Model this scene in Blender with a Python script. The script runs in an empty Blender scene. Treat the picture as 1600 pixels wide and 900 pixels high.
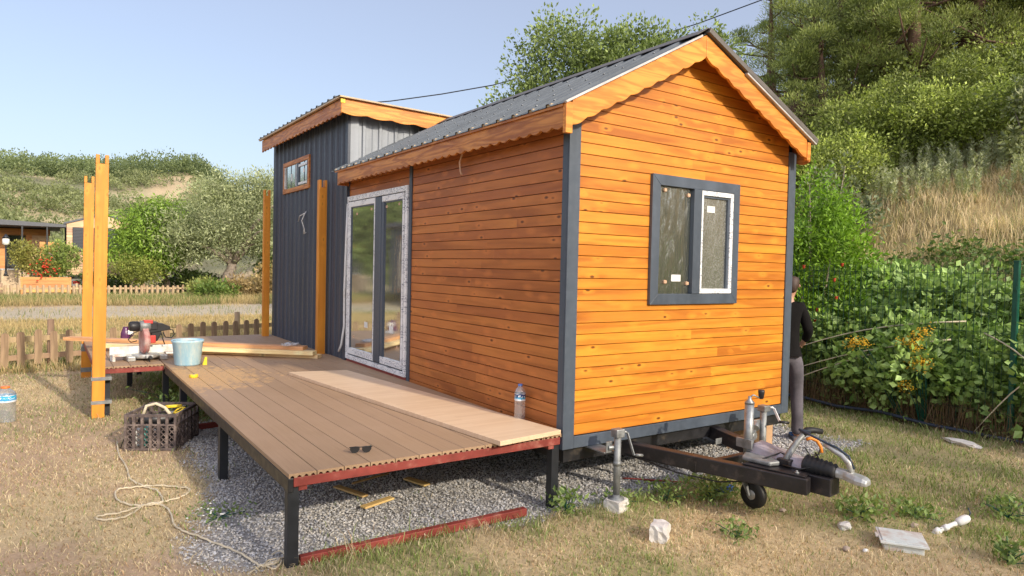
import bpy, bmesh, math, random
import numpy as np
from math import sin, cos, pi, radians, sqrt, atan2
from mathutils import Vector, Matrix
random.seed(7)
RNG = np.random.default_rng(11)
scene = bpy.context.scene
COL = scene.collection

# ------------------------------------------------------------------ node helpers
class NT:
    def __init__(s, name):
        s.m = bpy.data.materials.new(name); s.m.use_nodes = True
        s.t = s.m.node_tree; s.t.nodes.clear()
        s.out = s.t.nodes.new('ShaderNodeOutputMaterial')
        s.b = s.t.nodes.new('ShaderNodeBsdfPrincipled')
        s.t.links.new(s.b.outputs[0], s.out.inputs[0])
        s._co = None
    def n(s, typ, ins=None, **kw):
        nd = s.t.nodes.new('ShaderNode' + typ)
        for k, v in kw.items(): setattr(nd, k, v)
        for k, v in (ins or {}).items(): s.set(nd, k, v)
        return nd
    def set(s, nd, k, v):
        i = nd.inputs[k]
        if isinstance(v, bpy.types.Node): v = v.outputs[0]
        if isinstance(v, bpy.types.NodeSocket): s.t.links.new(v, i)
        elif isinstance(v, (tuple, list)) and len(v) == 3 and i.type == 'RGBA': i.default_value = (*v, 1)
        else: i.default_value = v
    def co(s):
        if s._co is None: s._co = s.n('TexCoord').outputs['Object']
        return s._co
    def mapv(s, vec, scale=(1, 1, 1), loc=(0, 0, 0), rot=(0, 0, 0)):
        return s.n('Mapping', {'Vector': vec, 'Scale': scale, 'Location': loc, 'Rotation': rot}).outputs[0]
    def noise(s, vec, scale=5, detail=3, rough=.55, dist=0):
        return s.n('TexNoise', {'Vector': vec, 'Scale': scale, 'Detail': detail, 'Roughness': rough, 'Distortion': dist}).outputs[0]
    def ramp(s, fac, stops, interp='LINEAR'):
        nd = s.n('ValToRGB', {'Fac': fac}); r = nd.color_ramp; r.interpolation = interp
        while len(r.elements) < len(stops): r.elements.new(.5)
        for e, (p, c) in zip(r.elements, stops):
            e.position = p; e.color = (*c, 1) if not isinstance(c, (int, float)) else (c, c, c, 1)
        return nd.outputs[0]
    def mix(s, fac, a, b, mode='MIX'):
        nd = s.n('Mix', data_type='RGBA', blend_type=mode)
        s.set(nd, 0, fac); s.set(nd, 6, a); s.set(nd, 7, b)
        return nd.outputs[2]
    def math(s, op, a, b=0.0, c=None, clamp=False):
        nd = s.n('Math', operation=op, use_clamp=clamp); s.set(nd, 0, a); s.set(nd, 1, b)
        if c is not None: s.set(nd, 2, c)
        return nd.outputs[0]
    def attr(s, name, out='Fac'):
        return s.n('Attribute', attribute_name=name).outputs[out]
    def bump(s, h, strength=.3, dist=.01):
        nd = s.n('Bump', {'Height': h, 'Strength': strength, 'Distance': dist})
        s.set(s.b, 'Normal', nd.outputs[0])

def plain(name, c, rough=.5, metal=0., var=.15, vscale=8, bump=0., bscale=60, stretch=(1, 1, 1), dirt=None, coat=0.):
    t = NT(name)
    v = t.mapv(t.co(), stretch)
    n = t.noise(v, vscale, 4, .6)
    lo = tuple(x * (1 - var) for x in c); hi = tuple(min(1, x * (1 + var)) for x in c)
    col = t.ramp(n, [(.3, lo), (.7, hi)])
    if dirt:
        dn = t.noise(t.co(), dirt[1], 5, .65)
        f = t.ramp(dn, [(dirt[2], 0.), (dirt[3], 1.)])
        col = t.mix(f, col, dirt[0])
    t.set(t.b, 'Base Color', col); t.set(t.b, 'Metallic', metal)
    t.set(t.b, 'Roughness', t.ramp(n, [(.3, max(.02, rough - .08)), (.7, min(1, rough + .08))]))
    if coat: t.set(t.b, 'Coat Weight', coat)
    if bump: t.bump(t.noise(t.mapv(t.co(), stretch), bscale, 3), bump, .004)
    return t.m

def wood(name, dark, light, axis='x', ring=26., varn=.4, knots=.8, across=5., along=.4, nrm='y', tonamp=.45, sheen_low=None, fine=.35, knotscale=(6., 13.)):
    """timber: cathedral grain along one axis, fine fibre, knots, one tone per board"""
    t = NT(name)
    tone = t.attr('tone')
    sh = t.n('VectorMath', operation='SCALE'); t.set(sh, 0, (7.3, 5.1, 9.7)); t.set(sh, 'Scale', t.math('MULTIPLY', tone, 13.))
    add = t.n('VectorMath', operation='ADD'); t.set(add, 0, t.co()); t.set(add, 1, sh.outputs[0])
    v = add.outputs[0]
    def sc(al, ac, nr=None):
        d = {'x': ac, 'y': ac, 'z': ac}; d[axis] = al
        if nr is not None: d[nrm] = nr
        return (d['x'], d['y'], d['z'])
    g = t.noise(t.mapv(v, sc(along, across)), 2.2, 2.5, .5, .55)
    r = t.math('MULTIPLY_ADD', t.math('SINE', t.math('MULTIPLY', g, ring * 2)), .5, .5)
    f = t.noise(t.mapv(v, sc(1.6, 45)), 3., 4, .7)
    k = t.n('TexVoronoi', {'Vector': t.mapv(v, sc(knotscale[0], knotscale[1], 0.)), 'Scale': 1.})
    kd = t.ramp(k.outputs['Distance'], [(.08, 1.), (.17, 0.)])
    halo = t.ramp(k.outputs['Distance'], [(.10, 1.), (.48, 0.)])
    sel = t.ramp(t.n('SeparateColor', {'Color': k.outputs['Color']}).outputs[0], [(.62, 0.), (.64, 1.)])
    kd = t.math('MULTIPLY', t.math('MULTIPLY', kd, sel), knots)
    halo = t.math('MULTIPLY', t.math('MULTIPLY', halo, sel), knots * .62)
    fac = t.math('ADD', t.math('MULTIPLY', r, .5), t.math('MULTIPLY', f, fine * 1.6), clamp=True)
    col = t.ramp(fac, [(.1, dark), (.8, light)])
    blot = t.noise(t.mapv(v, sc(1.2, 3.)), 1.6, 3, .5)
    tb = t.math('MULTIPLY_ADD', tone, tonamp, 1 - tonamp * .5)
    tb = t.math('MULTIPLY', tb, t.math('MULTIPLY_ADD', blot, .5, .75))
    col = t.mix(1., col, t.n('CombineColor', {0: tb, 1: t.math('POWER', tb, 1.5), 2: tb}).outputs[0], 'MULTIPLY')
    kdark = tuple(x * .4 for x in dark)
    col = t.mix(halo, col, tuple(min(1, x * 1.35) for x in light))
    col = t.mix(kd, col, kdark)
    t.set(t.b, 'Base Color', col)
    t.set(t.b, 'Roughness', t.ramp(f, [(.3, varn), (.7, min(1, varn + .2))]))
    t.bump(t.math('ADD', f, t.math('MULTIPLY', r, .4)), .25, .0015)
    return t.m

M = {}
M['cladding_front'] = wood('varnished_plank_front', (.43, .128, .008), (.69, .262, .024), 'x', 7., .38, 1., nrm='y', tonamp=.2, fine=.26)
M['cladding_side'] = wood('varnished_plank_side', (.32, .095, .017), (.49, .160, .036), 'y', 7., .38, 1., nrm='x', tonamp=.2, fine=.3)  # same planks as the front; the side's shade is put into this darker colour
M['board_front'] = wood('bargeboard_wood', (.54, .17, .018), (.84, .34, .05), 'x', 11., .36, .0, across=8., along=.8, nrm='y', tonamp=.2, fine=.22)
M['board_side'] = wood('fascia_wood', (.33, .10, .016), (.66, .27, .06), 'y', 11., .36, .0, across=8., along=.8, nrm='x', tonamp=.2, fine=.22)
M['post_wood'] = wood('orange_post_wood', (.58, .21, .018), (.80, .32, .035), 'z', 5., .42, .5, nrm='y', tonamp=.2)
M['beam_pine'] = wood('fresh_pine', (.80, .54, .24), (.95, .74, .42), 'x', 12., .6, .7, nrm='z', tonamp=.3)
M['beam_brown'] = wood('brown_timber', (.48, .22, .10), (.68, .36, .17), 'x', 12., .45, .4, nrm='z', tonamp=.2)  # brown of timber tops lit only by sky, put into the colour
M['scrap'] = wood('scrap_wood', (.45, .27, .09), (.66, .44, .18), 'x', 12., .6, .4, nrm='z', tonamp=.3)
M['fence_wood'] = wood('weathered_fence_wood', (.28, .19, .11), (.50, .37, .23), 'z', 10., .8, .4, nrm='y', tonamp=.5)
M['near_fence'] = wood('brown_fence_wood', (.20, .135, .08), (.40, .28, .17), 'z', 8., .85, .4, nrm='y', tonamp=.5)
M['far_wood'] = wood('cabin_plank', (.52, .34, .19), (.70, .48, .29), 'x', 8., .6, .2, nrm='y', tonamp=.4)
M['orange_far'] = wood('planter_plank', (.50, .22, .07), (.66, .31, .11), 'x', 8., .6, .2, nrm='y', tonamp=.3)

def laminated():
    t = NT('laminated_beech_panel')
    v = t.mapv(t.co(), (1, 1, 1))
    br = t.n('TexBrick', {'Vector': t.mapv(t.co(), (1, 1, 1)), 'Color1': (.76, .555, .37), 'Color2': (.66, .455, .28), 'Mortar': (.60, .42, .26), 'Scale': 1., 'Mortar Size': .0006, 'Brick Width': .5, 'Row Height': .04, 'Bias': .0})
    br.offset = .37
    f = t.noise(t.mapv(t.co(), (2, 60, 60)), 3, 4, .6)
    col = t.mix(.35, br.outputs[0], t.ramp(f, [(.3, (.62, .43, .27)), (.7, (.82, .63, .43))]))
    t.set(t.b, 'Base Color', col); t.set(t.b, 'Roughness', .5)
    return t.m
M['panel'] = laminated()

def decking():
    t = NT('composite_decking')
    tone = t.attr('tone')
    f = t.noise(t.mapv(t.co(), (110, 1.5, 60)), 2., 4, .7)
    g = t.noise(t.co(), 1.1, 4, .6)
    tb = t.math('MULTIPLY_ADD', tone, .16, .92)
    col = t.ramp(f, [(.3, (.30, .188, .108)), (.7, (.39, .255, .148))])
    col = t.mix(1., col, t.n('CombineColor', {0: tb, 1: tb, 2: tb}).outputs[0], 'MULTIPLY')
    col = t.mix(t.ramp(g, [(.35, 0.), (.75, .5)]), col, (.43, .29, .19))
    # sawdust where the cutting was done
    sx = t.n('SeparateXYZ', {'Vector': t.co()})
    dx = t.math('MULTIPLY', t.math('ADD', sx.outputs[0], .75), 1.3)
    dy = t.math('MULTIPLY', t.math('ADD', sx.outputs[1], -3.45), 1.0)
    d = t.math('SQRT', t.math('ADD', t.math('MULTIPLY', dx, dx), t.math('MULTIPLY', dy, dy)))
    dn = t.noise(t.mapv(t.co(), (6, 3, 1)), 2., 5, .7)
    m = t.math('SUBTRACT', t.math('MULTIPLY_ADD', dn, 2.4, -.35), d)
    sp = t.noise(t.co(), 90, 3, .7)
    dust = t.math('MULTIPLY', t.ramp(m, [(.05, 0.), (.35, 1.)]), t.ramp(sp, [(.36, 0.), (.5, 1.)]))
    fl = t.ramp(t.noise(t.co(), 160, 2, .6), [(.70, 0.), (.76, 1.)])
    flk = t.math('MULTIPLY', fl, t.ramp(t.noise(t.co(), .8, 2), [(.4, .15), (.7, .8)]))
    col = t.mix(t.math('MULTIPLY', dust, .8), col, (.66, .40, .16))
    col = t.mix(flk, col, (.52, .40, .28))
    t.set(t.b, 'Base Color', col); t.set(t.b, 'Roughness', .62)
    t.bump(f, .3, .002)
    return t.m
M['deck'] = decking()

def sheet(name, c, axis, rough=.35, metal=.0, var=.2):
    t = NT(name)
    st = {'x': (2, 2, .15), 'z': (1, 1, 1)}[axis]
    n = t.noise(t.mapv(t.co(), st), 3, 4, .6)
    n2 = t.noise(t.co(), 25, 3, .6)
    col = t.ramp(n, [(.3, tuple(x * (1 - var) for x in c)), (.7, tuple(x * (1 + var) for x in c))])
    col = t.mix(t.ramp(n2, [(.5, 0.), (.8, .35)]), col, tuple(x * 1.4 + .01 for x in c))
    t.set(t.b, 'Base Color', col); t.set(t.b, 'Metallic', metal)
    t.set(t.b, 'Roughness', t.ramp(n2, [(.3, rough - .07), (.7, rough + .12)]))
    t.bump(t.noise(t.co(), 6, 2), .12, .01)
    return t.m
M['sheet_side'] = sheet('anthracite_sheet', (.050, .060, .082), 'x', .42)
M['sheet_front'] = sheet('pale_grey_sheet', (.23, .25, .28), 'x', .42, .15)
M['roof'] = sheet('grey_roof_sheet', (.10, .115, .13), 'z', .5, .15)
M['trim'] = sheet('anthracite_trim', (.070, .088, .115), 'x', .42)
M['trim_lit'] = M['trim']
M['flash_pale'] = plain('pale_flashing', (.55, .53, .50), .4, .3)
M['flash_brown'] = plain('grey_brown_ridge_cap', (.13, .115, .10), .5, .1)
M['flash_beige'] = plain('beige_roof_edge', (.50, .38, .24), .5)
M['chassis'] = plain('black_painted_steel', (.018, .018, .021), .45, .1, .3, 12, dirt=((.10, .08, .06), 7, .55, .75))
M['drawbar'] = plain('black_drawbar_paint', (.016, .014, .016), .42, .0, .3, 12, dirt=((.07, .055, .05), 11, .55, .75))
M['deckleg'] = plain('anthracite_leg_paint', (.022, .025, .031), .45, .1, .2, 12)
M['red_steel'] = plain('red_primer', (.24, .040, .030), .6, .0, .25, 10, dirt=((.40, .16, .12), 8, .55, .75))
M['galv'] = plain('galvanised_steel', (.30, .315, .32), .48, .7, .3, 22)
M['galv_dull'] = plain('dull_zinc', (.25, .26, .26), .55, .5, .25, 22)
M['alu'] = plain('cast_aluminium', (.46, .47, .46), .48, .55, .15, 16, dirt=((.40, .30, .20), 12, .5, .75))
M['black_rubber'] = plain('black_rubber', (.012, .012, .013), .6, 0, .2)
M['black_plastic'] = plain('black_plastic', (.018, .018, .020), .42, 0, .2)
M['grey_plastic'] = plain('grey_plastic', (.33, .31, .33), .55, 0, .12)
M['brake_cover'] = plain('grey_lilac_cover', (.34, .30, .33), .6, 0, .12, 6, dirt=((.22, .18, .15), 8, .5, .75))
M['white_plastic'] = plain('white_plastic', (.72, .72, .70), .5, 0, .08, 6, dirt=((.45, .40, .32), 12, .55, .8))
M['cover_plastic'] = plain('dusty_white_plastic', (.68, .72, .70), .55, 0, .1, 6, dirt=((.46, .30, .22), 9, .45, .75))
M['orange_cable'] = plain('orange_cable', (.75, .24, .02), .5)
M['wire_pale'] = plain('pale_cable', (.68, .66, .62), .5)
M['wire_cream'] = plain('cream_cable', (.66, .42, .27), .5)
M['wire_black'] = plain('black_cable', (.012, .012, .012), .5)
M['rope'] = plain('dirty_cream_cord', (.58, .50, .36), .8, 0, .2)
M['red_plastic'] = plain('red_plastic', (.55, .05, .04), .45)
M['dusty_red'] = plain('dusty_red_guard', (.42, .15, .14), .55, 0, .2, 14, dirt=((.48, .38, .34), 10, .4, .7))
M['yellow'] = plain('yellow_plastic', (.85, .60, .03), .4)
M['orange_cap'] = plain('orange_cap', (.80, .20, .03), .4)
M['blue_cap'] = plain('blue_cap', (.10, .20, .55), .4)
M['teal'] = plain('teal_plastic', (.10, .42, .38), .5)
M['purple'] = plain('purple_plastic', (.095, .02, .085), .35)
M['white_label'] = plain('white_label', (.75, .75, .72), .6)
M['stone'] = plain('pale_block', (.66, .63, .59), .9, 0, .2, 10, .5, 40)
M['pebble'] = plain('pebble_stone', (.38, .30, .24), .85, 0, .25, 20)
M['bark_olive'] = plain('olive_bark', (.22, .18, .145), .9, 0, .4, 14, 1., 30)
M['bark_pine'] = plain('pine_bark', (.13, .075, .05), .9, 0, .4, 14, 1., 30)
M['cardboard'] = plain('cardboard', (.50, .31, .17), .8, 0, .07, 4)
M['green_metal'] = plain('green_powder_coat', (.006, .085, .055), .4)
M['green_wire'] = plain('green_wire', (.010, .05, .03), .5)
M['dark_inside'] = plain('dark_interior', (.012, .012, .012), .9)
M['hose'] = plain('dark_blue_hose', (.030, .045, .075), .45)
M['dark_roof'] = plain('dark_far_roof', (.10, .105, .12), .6)
M['cream_wall'] = plain('cream_wall', (.56, .43, .29), .8)
M['shutter'] = plain('grey_louvre', (.055, .06, .075), .5)
M['white_panel'] = plain('white_panel', (.70, .66, .58), .7)
M['tail_light'] = plain('tail_light_red', (.60, .02, .03), .3)
M['shirt'] = plain('black_shirt_cloth', (.013, .012, .012), .9, 0, .25, 9, .3, 200)
M['trousers'] = plain('grey_trousers_cloth', (.12, .11, .125), .9, 0, .35, 7, .3, 160)
M['skin'] = plain('skin', (.50, .27, .18), .5, 0, .08)
M['hair'] = plain('brown_hair', (.06, .035, .025), .6, 0, .3, 60)
for k_ in ('shirt', 'trousers'): [n_ for n_ in M[k_].node_tree.nodes if n_.type == 'BSDF_PRINCIPLED'][0].inputs['Specular IOR Level'].default_value = .08
M['slipper'] = plain('grey_slipper', (.09, .09, .105), .7)
M['slipper_red'] = plain('red_band', (.55, .13, .07), .6)
M['slipper_blue'] = plain('blue_band', (.03, .10, .30), .6)
M['bluecloth'] = plain('blue_rag', (.04, .11, .33), .8)
M['flower_red'] = plain('red_flower', (.55, .05, .02), .6)
M['flower_yellow'] = plain('yellow_flower', (.80, .47, .02), .6)
M['bag'] = None

def bucket_mat():
    t = NT('worn_pale_blue_plastic')
    n = t.noise(t.mapv(t.co(), (1, 1, .35)), 9, 5, .7)
    n2 = t.noise(t.mapv(t.co(), (1, 1, .25)), 30, 4, .7)
    col = t.ramp(n, [(.3, (.24, .46, .62)), (.5, (.36, .56, .66)), (.68, (.58, .68, .68))])
    col = t.mix(t.ramp(n2, [(.55, 0.), (.75, .6)]), col, (.68, .68, .60))
    t.set(t.b, 'Base Color', col); t.set(t.b, 'Roughness', .6)
    return t.m
M['bucket'] = bucket_mat()

def crate_mat():
    t = NT('muddy_crate_plastic')
    n = t.noise(t.co(), 14, 5, .7)
    col = t.ramp(n, [(.3, (.045, .034, .033)), (.5, (.12, .09, .082)), (.7, (.32, .25, .21))])
    t.set(t.b, 'Base Color', col); t.set(t.b, 'Roughness', .7)
    return t.m
M['crate'] = crate_mat()

def film_mat():
    """protective film: white with rows of small illegible blue-grey print"""
    t = NT('printed_protective_film')
    sx = t.n('SeparateXYZ', {'Vector': t.co()})
    s = t.math('ADD', t.math('ADD', sx.outputs[0], sx.outputs[1]), sx.outputs[2])
    cv = t.n('CombineXYZ', {0: s, 1: sx.outputs[2], 2: 0.})
    a = t.noise(t.mapv(cv.outputs[0], (42, 75, 1)), 1., 3, .8)
    pr = t.ramp(a, [(.52, 0.), (.56, 1.)])
    blocks = t.n('TexBrick', {'Vector': t.mapv(t.co(), (1, 1, 1)), 'Color1': (1, 1, 1), 'Color2': (0, 0, 0), 'Mortar': (0, 0, 0), 'Scale': 1., 'Brick Width': .22, 'Row Height': .1})
    big = t.ramp(t.noise(t.mapv(cv.outputs[0], (7, 9, 1)), 1., 1), [(.42, 0.), (.5, 1.)])
    pr = t.math('MULTIPLY', pr, big)
    wr = t.noise(t.co(), 30, 4, .6)
    col = t.ramp(wr, [(.3, (.78, .79, .80)), (.7, (.90, .90, .88))])
    col = t.mix(t.math('MULTIPLY', pr, .8), col, (.12, .14, .20))
    t.set(t.b, 'Base Color', col); t.set(t.b, 'Roughness', .35)
    t.bump(wr, .5, .004)
    return t.m
M['film'] = film_mat()

def glass_pane(name, tint, refl=.5, rough=.0, wave=0., dirt=0.):
    t = NT(name)
    d = t.n('BsdfDiffuse', {'Color': tint})
    g = t.n('BsdfGlossy', {'Color': (.85, .88, .86), 'Roughness': rough})
    fr = t.n('LayerWeight', {'Blend': .5})
    f = t.math('ADD', t.math('MULTIPLY', fr.outputs['Facing'], 1 - refl), refl, clamp=True)
    if wave:
        h = t.noise(t.mapv(t.co(), (9, 9, 2.2)), 2.2, 5, .65, 1.2)
        b = t.n('Bump', {'Height': h, 'Strength': wave, 'Distance': .02})
        t.set(g, 'Normal', b.outputs[0])
    if dirt:
        sp = t.ramp(t.noise(t.co(), 75, 3, .8), [(.40, 0.), (.68, 1.)])
        sp2 = t.ramp(t.noise(t.mapv(t.co(), (1, 1, .7)), 5, 4, .7), [(.35, .3), (.65, 1.)])
        mm = t.n('MixRGB')
        dd = t.mix(t.math('MULTIPLY', sp, sp2), tint, (.30, .30, .27))
        t.set(d, 'Color', dd)
        f = t.math('MULTIPLY', f, t.math('SUBTRACT', 1., t.math('MULTIPLY', sp, dirt)))
    ms = t.n('MixShader'); t.set(ms, 0, f); t.set(ms, 1, d.outputs[0]); t.set(ms, 2, g.outputs[0])
    t.t.links.new(ms.outputs[0], t.out.inputs[0])
    return t.m
M['door_glass'] = glass_pane('door_glass', (.24, .225, .19), .48, .0, .012)
M['pane_film'] = glass_pane('film_covered_pane', (.052, .058, .048), .16, .12, .5, .0)
M['pane_dusty'] = glass_pane('dusty_pane', (.12, .12, .105), .09, .2, .3, .5)
M['small_glass'] = glass_pane('small_window_glass', (.22, .20, .15), .14, .02, .03)
M['dark_glass'] = glass_pane('far_window_glass', (.03, .035, .04), .2, .05, 0)

def clear_plastic(name, tint=(.93, .95, .97), alpha=.25):
    t = NT(name)
    tr = t.n('BsdfTransparent', {'Color': tint})
    g = t.n('BsdfGlossy', {'Color': (1, 1, 1), 'Roughness': .06})
    df = t.n('BsdfTranslucent', {'Color': (.75, .78, .80)})
    d2 = t.n('BsdfDiffuse', {'Color': (.75, .77, .78)})
    lw = t.n('LayerWeight', {'Blend': .35})
    a = t.n('MixShader'); t.set(a, 0, .5); t.set(a, 1, df.outputs[0]); t.set(a, 2, d2.outputs[0])
    b = t.n('MixShader'); t.set(b, 0, alpha); t.set(b, 1, tr.outputs[0]); t.set(b, 2, a.outputs[0])
    c = t.n('MixShader'); t.set(c, 0, t.math('MULTIPLY_ADD', lw.outputs['Facing'], .6, .05)); t.set(c, 1, b.outputs[0]); t.set(c, 2, g.outputs[0])
    t.t.links.new(c.outputs[0], t.out.inputs[0])
    return t.m
M['pet'] = clear_plastic('clear_bottle_plastic')
M['bag'] = clear_plastic('thin_clear_bag', alpha=.45)

def veg(name, trans=.3, rough=.55, vary=.0, spec=.3):
    """vegetation and ground bits: colour comes from the mesh's own colour attribute"""
    t = NT(name)
    c = t.attr('col', 'Color')
    t.set(t.b, 'Base Color', c); t.set(t.b, 'Roughness', rough); t.set(t.b, 'Specular IOR Level', spec)
    if trans:
        tl = t.n('BsdfTranslucent', {'Color': t.mix(1., c, (1.25, 1.35, .7), 'MULTIPLY')})
        ms = t.n('MixShader'); t.set(ms, 0, trans); t.set(ms, 1, t.b.outputs[0]); t.set(ms, 2, tl.outputs[0])
        t.t.links.new(ms.outputs[0], t.out.inputs[0])
    return t.m
M['leaf'] = veg('leaf', .32, .45)
M['grass'] = veg('grass_blade', .3, .6)
M['pebbles'] = veg('gravel_stone', 0, .85, spec=.2)

def ground_mat():
    t = NT('dry_ground')
    c = t.attr('col', 'Color')
    n = t.noise(t.co(), 3, 6, .7); n2 = t.noise(t.co(), 45, 5, .75); n3 = t.noise(t.mapv(t.co(), (1, 1, 1)), 220, 3, .7)
    v = t.math('MULTIPLY', t.math('MULTIPLY_ADD', n, .5, .75), t.math('MULTIPLY_ADD', n2, .9, .55))
    v = t.math('MULTIPLY', v, t.math('MULTIPLY_ADD', n3, .6, .7))
    col = t.mix(1., c, t.n('CombineColor', {0: v, 1: v, 2: v}).outputs[0], 'MULTIPLY')
    t.set(t.b, 'Base Color', col); t.set(t.b, 'Roughness', .95); t.set(t.b, 'Specular IOR Level', .1)
    t.bump(t.math('ADD', n2, t.math('MULTIPLY', n3, .4)), .6, .02)
    return t.m
M['ground'] = ground_mat()

# ------------------------------------------------------------------ mesh helpers
LOC = {}
def link(o): COL.objects.link(o); return o
def thing(name, label, cat, loc=(0, 0, 0), rz=0., group=None):
    o = bpy.data.objects.new(name, None); link(o); o.location = loc; o.rotation_euler = (0, 0, rz)
    o.empty_display_size = .1
    o['label'] = label; o['category'] = cat
    if group: o['group'] = group
    return o
def tag(o, label=None, cat=None, group=None, kind=None):
    if label: o['label'] = label
    if cat: o['category'] = cat
    if group: o['group'] = group
    if kind: o['kind'] = kind
    return o

class MB:
    """collects shapes; build() makes ONE mesh object"""
    def __init__(s): s.v = []; s.f = []; s.t = []; s.sm = []; s.cut = []
    def each(s, name, mat, parent=None, bev=0., local=False):
        """one object per shape"""
        out = []; cut = s.cut + [(len(s.v), len(s.f))]
        for (v0, f0), (v1, f1) in zip(cut, cut[1:]):
            m = MB(); m.v = s.v[v0:v1]; m.t = s.t[v0:v1]; m.f = [tuple(i - v0 for i in f) for f in s.f[f0:f1]]; m.sm = s.sm[f0:f1]
            out.append(m.build(name, mat, parent, bev, local))
        return out
    def add(s, vs, fs, tone=.5, smooth=False):
        b = len(s.v); s.cut.append((len(s.v), len(s.f))); s.v += [tuple(v) for v in vs]; s.t += [tone] * len(vs)
        s.f += [tuple(b + i for i in f) for f in fs]; s.sm += [smooth] * len(fs); return s
    def box(s, a, b, tone=.5):
        x0, y0, z0 = [min(p, q) for p, q in zip(a, b)]; x1, y1, z1 = [max(p, q) for p, q in zip(a, b)]
        return s.add([(x0, y0, z0), (x1, y0, z0), (x1, y1, z0), (x0, y1, z0), (x0, y0, z1), (x1, y0, z1), (x1, y1, z1), (x0, y1, z1)],
                     [(0, 3, 2, 1), (4, 5, 6, 7), (0, 1, 5, 4), (1, 2, 6, 5), (2, 3, 7, 6), (3, 0, 4, 7)], tone)
    def bar(s, p, q, w, h, up=(0, 0, 1), tone=.5):
        """box from p to q, w across, h along 'up'"""
        p = Vector(p); q = Vector(q); d = (q - p).normalized(); u = Vector(up); sd = d.cross(u).normalized(); u = sd.cross(d)
        vs = []
        for c in (p, q):
            for a, b in ((-1, -1), (1, -1), (1, 1), (-1, 1)): vs.append(c + sd * (a * w / 2) + u * (b * h / 2))
        return s.add(vs, [(3, 2, 1, 0), (4, 5, 6, 7), (0, 1, 5, 4), (1, 2, 6, 5), (2, 3, 7, 6), (3, 0, 4, 7)], tone)
    def prism(s, poly, vec, tone=.5, smooth=False):
        """extrude a planar polygon along vec"""
        n = len(poly); vec = Vector(vec); P = [Vector(p) for p in poly]
        vs = P + [p + vec for p in P]
        fs = [tuple(range(n))[::-1], tuple(range(n, 2 * n))] + [(i, (i + 1) % n, n + (i + 1) % n, n + i) for i in range(n)]
        return s.add(vs, fs, tone, smooth)
    def tube(s, pts, r, n=8, tone=.5, cap=True):
        pts = [Vector(p) for p in pts]; rs = r if isinstance(r, (list, tuple)) else [r] * len(pts)
        vs = []; prev = None
        for i, p in enumerate(pts):
            d = (pts[min(i + 1, len(pts) - 1)] - pts[max(i - 1, 0)])
            d = d.normalized() if d.length > 1e-9 else Vector((0, 0, 1))
            if prev is None:
                a = Vector((0, 0, 1)) if abs(d.z) < .9 else Vector((1, 0, 0)); u = d.cross(a).normalized()
            else:
                u = (prev - d * prev.dot(d)); u = u.normalized() if u.length > 1e-6 else d.orthogonal().normalized()
            prev = u; w = d.cross(u)
            for k in range(n):
                an = 2 * pi * k / n; vs.append(p + (u * cos(an) + w * sin(an)) * rs[i])
        fs = []
        for i in range(len(pts) - 1):
            for k in range(n):
                a = i * n + k; b = i * n + (k + 1) % n; fs.append((a, b, b + n, a + n))
        b0 = len(s.f); s.add(vs, fs, tone, True)
        if cap:
            base = len(s.v) - len(vs)
            s.f.append(tuple(base + k for k in range(n))[::-1]); s.sm.append(False)
            s.f.append(tuple(base + (len(pts) - 1) * n + k for k in range(n))); s.sm.append(False)
        return s
    def lathe(s, prof, c=(0, 0, 0), n=20, ax='z', tone=.5, cap=True):
        vs = []; c = Vector(c)
        for r, h in prof:
            for k in range(n):
                a = 2 * pi * k / n; u, w = r * cos(a), r * sin(a)
                vs.append(c + (Vector((u, w, h)) if ax == 'z' else Vector((h, u, w)) if ax == 'x' else Vector((w, h, u))))
        fs = []
        for i in range(len(prof) - 1):
            for k in range(n):
                a = i * n + k; b = i * n + (k + 1) % n; fs.append((a, b, b + n, a + n))
        s.add(vs, fs, tone, True)
        if cap:
            base = len(s.v) - len(vs)
            if prof[0][0] > 1e-4: s.f.append(tuple(base + k for k in range(n))[::-1]); s.sm.append(False)
            if prof[-1][0] > 1e-4: s.f.append(tuple(base + (len(prof) - 1) * n + k for k in range(n))); s.sm.append(False)
        return s
    def build(s, name, mat, parent=None, bev=0., local=False, loc=None, recalc=True):
        me = bpy.data.meshes.new(name)
        off = Vector((0, 0, 0))
        if parent is not None and not local: off = Vector(parent.matrix_world.translation) if parent.type == 'EMPTY' and False else root_loc(parent)
        if loc is not None: off = Vector(loc)
        me.from_pydata([tuple(Vector(v) - off) for v in s.v], [], s.f)
        at = me.attributes.new('tone', 'FLOAT', 'POINT'); at.data.foreach_set('value', s.t)
        me.polygons.foreach_set('use_smooth', s.sm)
        if recalc:
            bm = bmesh.new(); bm.from_mesh(me); bmesh.ops.recalc_face_normals(bm, faces=bm.faces); bm.to_mesh(me); bm.free()
        me.materials.append(mat)
        o = bpy.data.objects.new(name, me); link(o)
        if parent is not None: o.parent = parent
        if loc is not None: o.location = loc
        if bev:
            md = o.modifiers.new('bevel', 'BEVEL'); md.width = bev; md.segments = 2; md.limit_method = 'ANGLE'; md.angle_limit = radians(40)
        return o
def root_loc(p):
    v = Vector((0, 0, 0))
    while p is not None: v = v + p.location; p = p.parent
    return v
def part(o, parent): o.parent = parent; return o
def clone(o, parent=None):
    c = o.copy(); link(c)
    if parent is not None: c.parent = parent
    for ch in o.children: clone(ch, c)
    return c
def tone(): return random.random()

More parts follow.
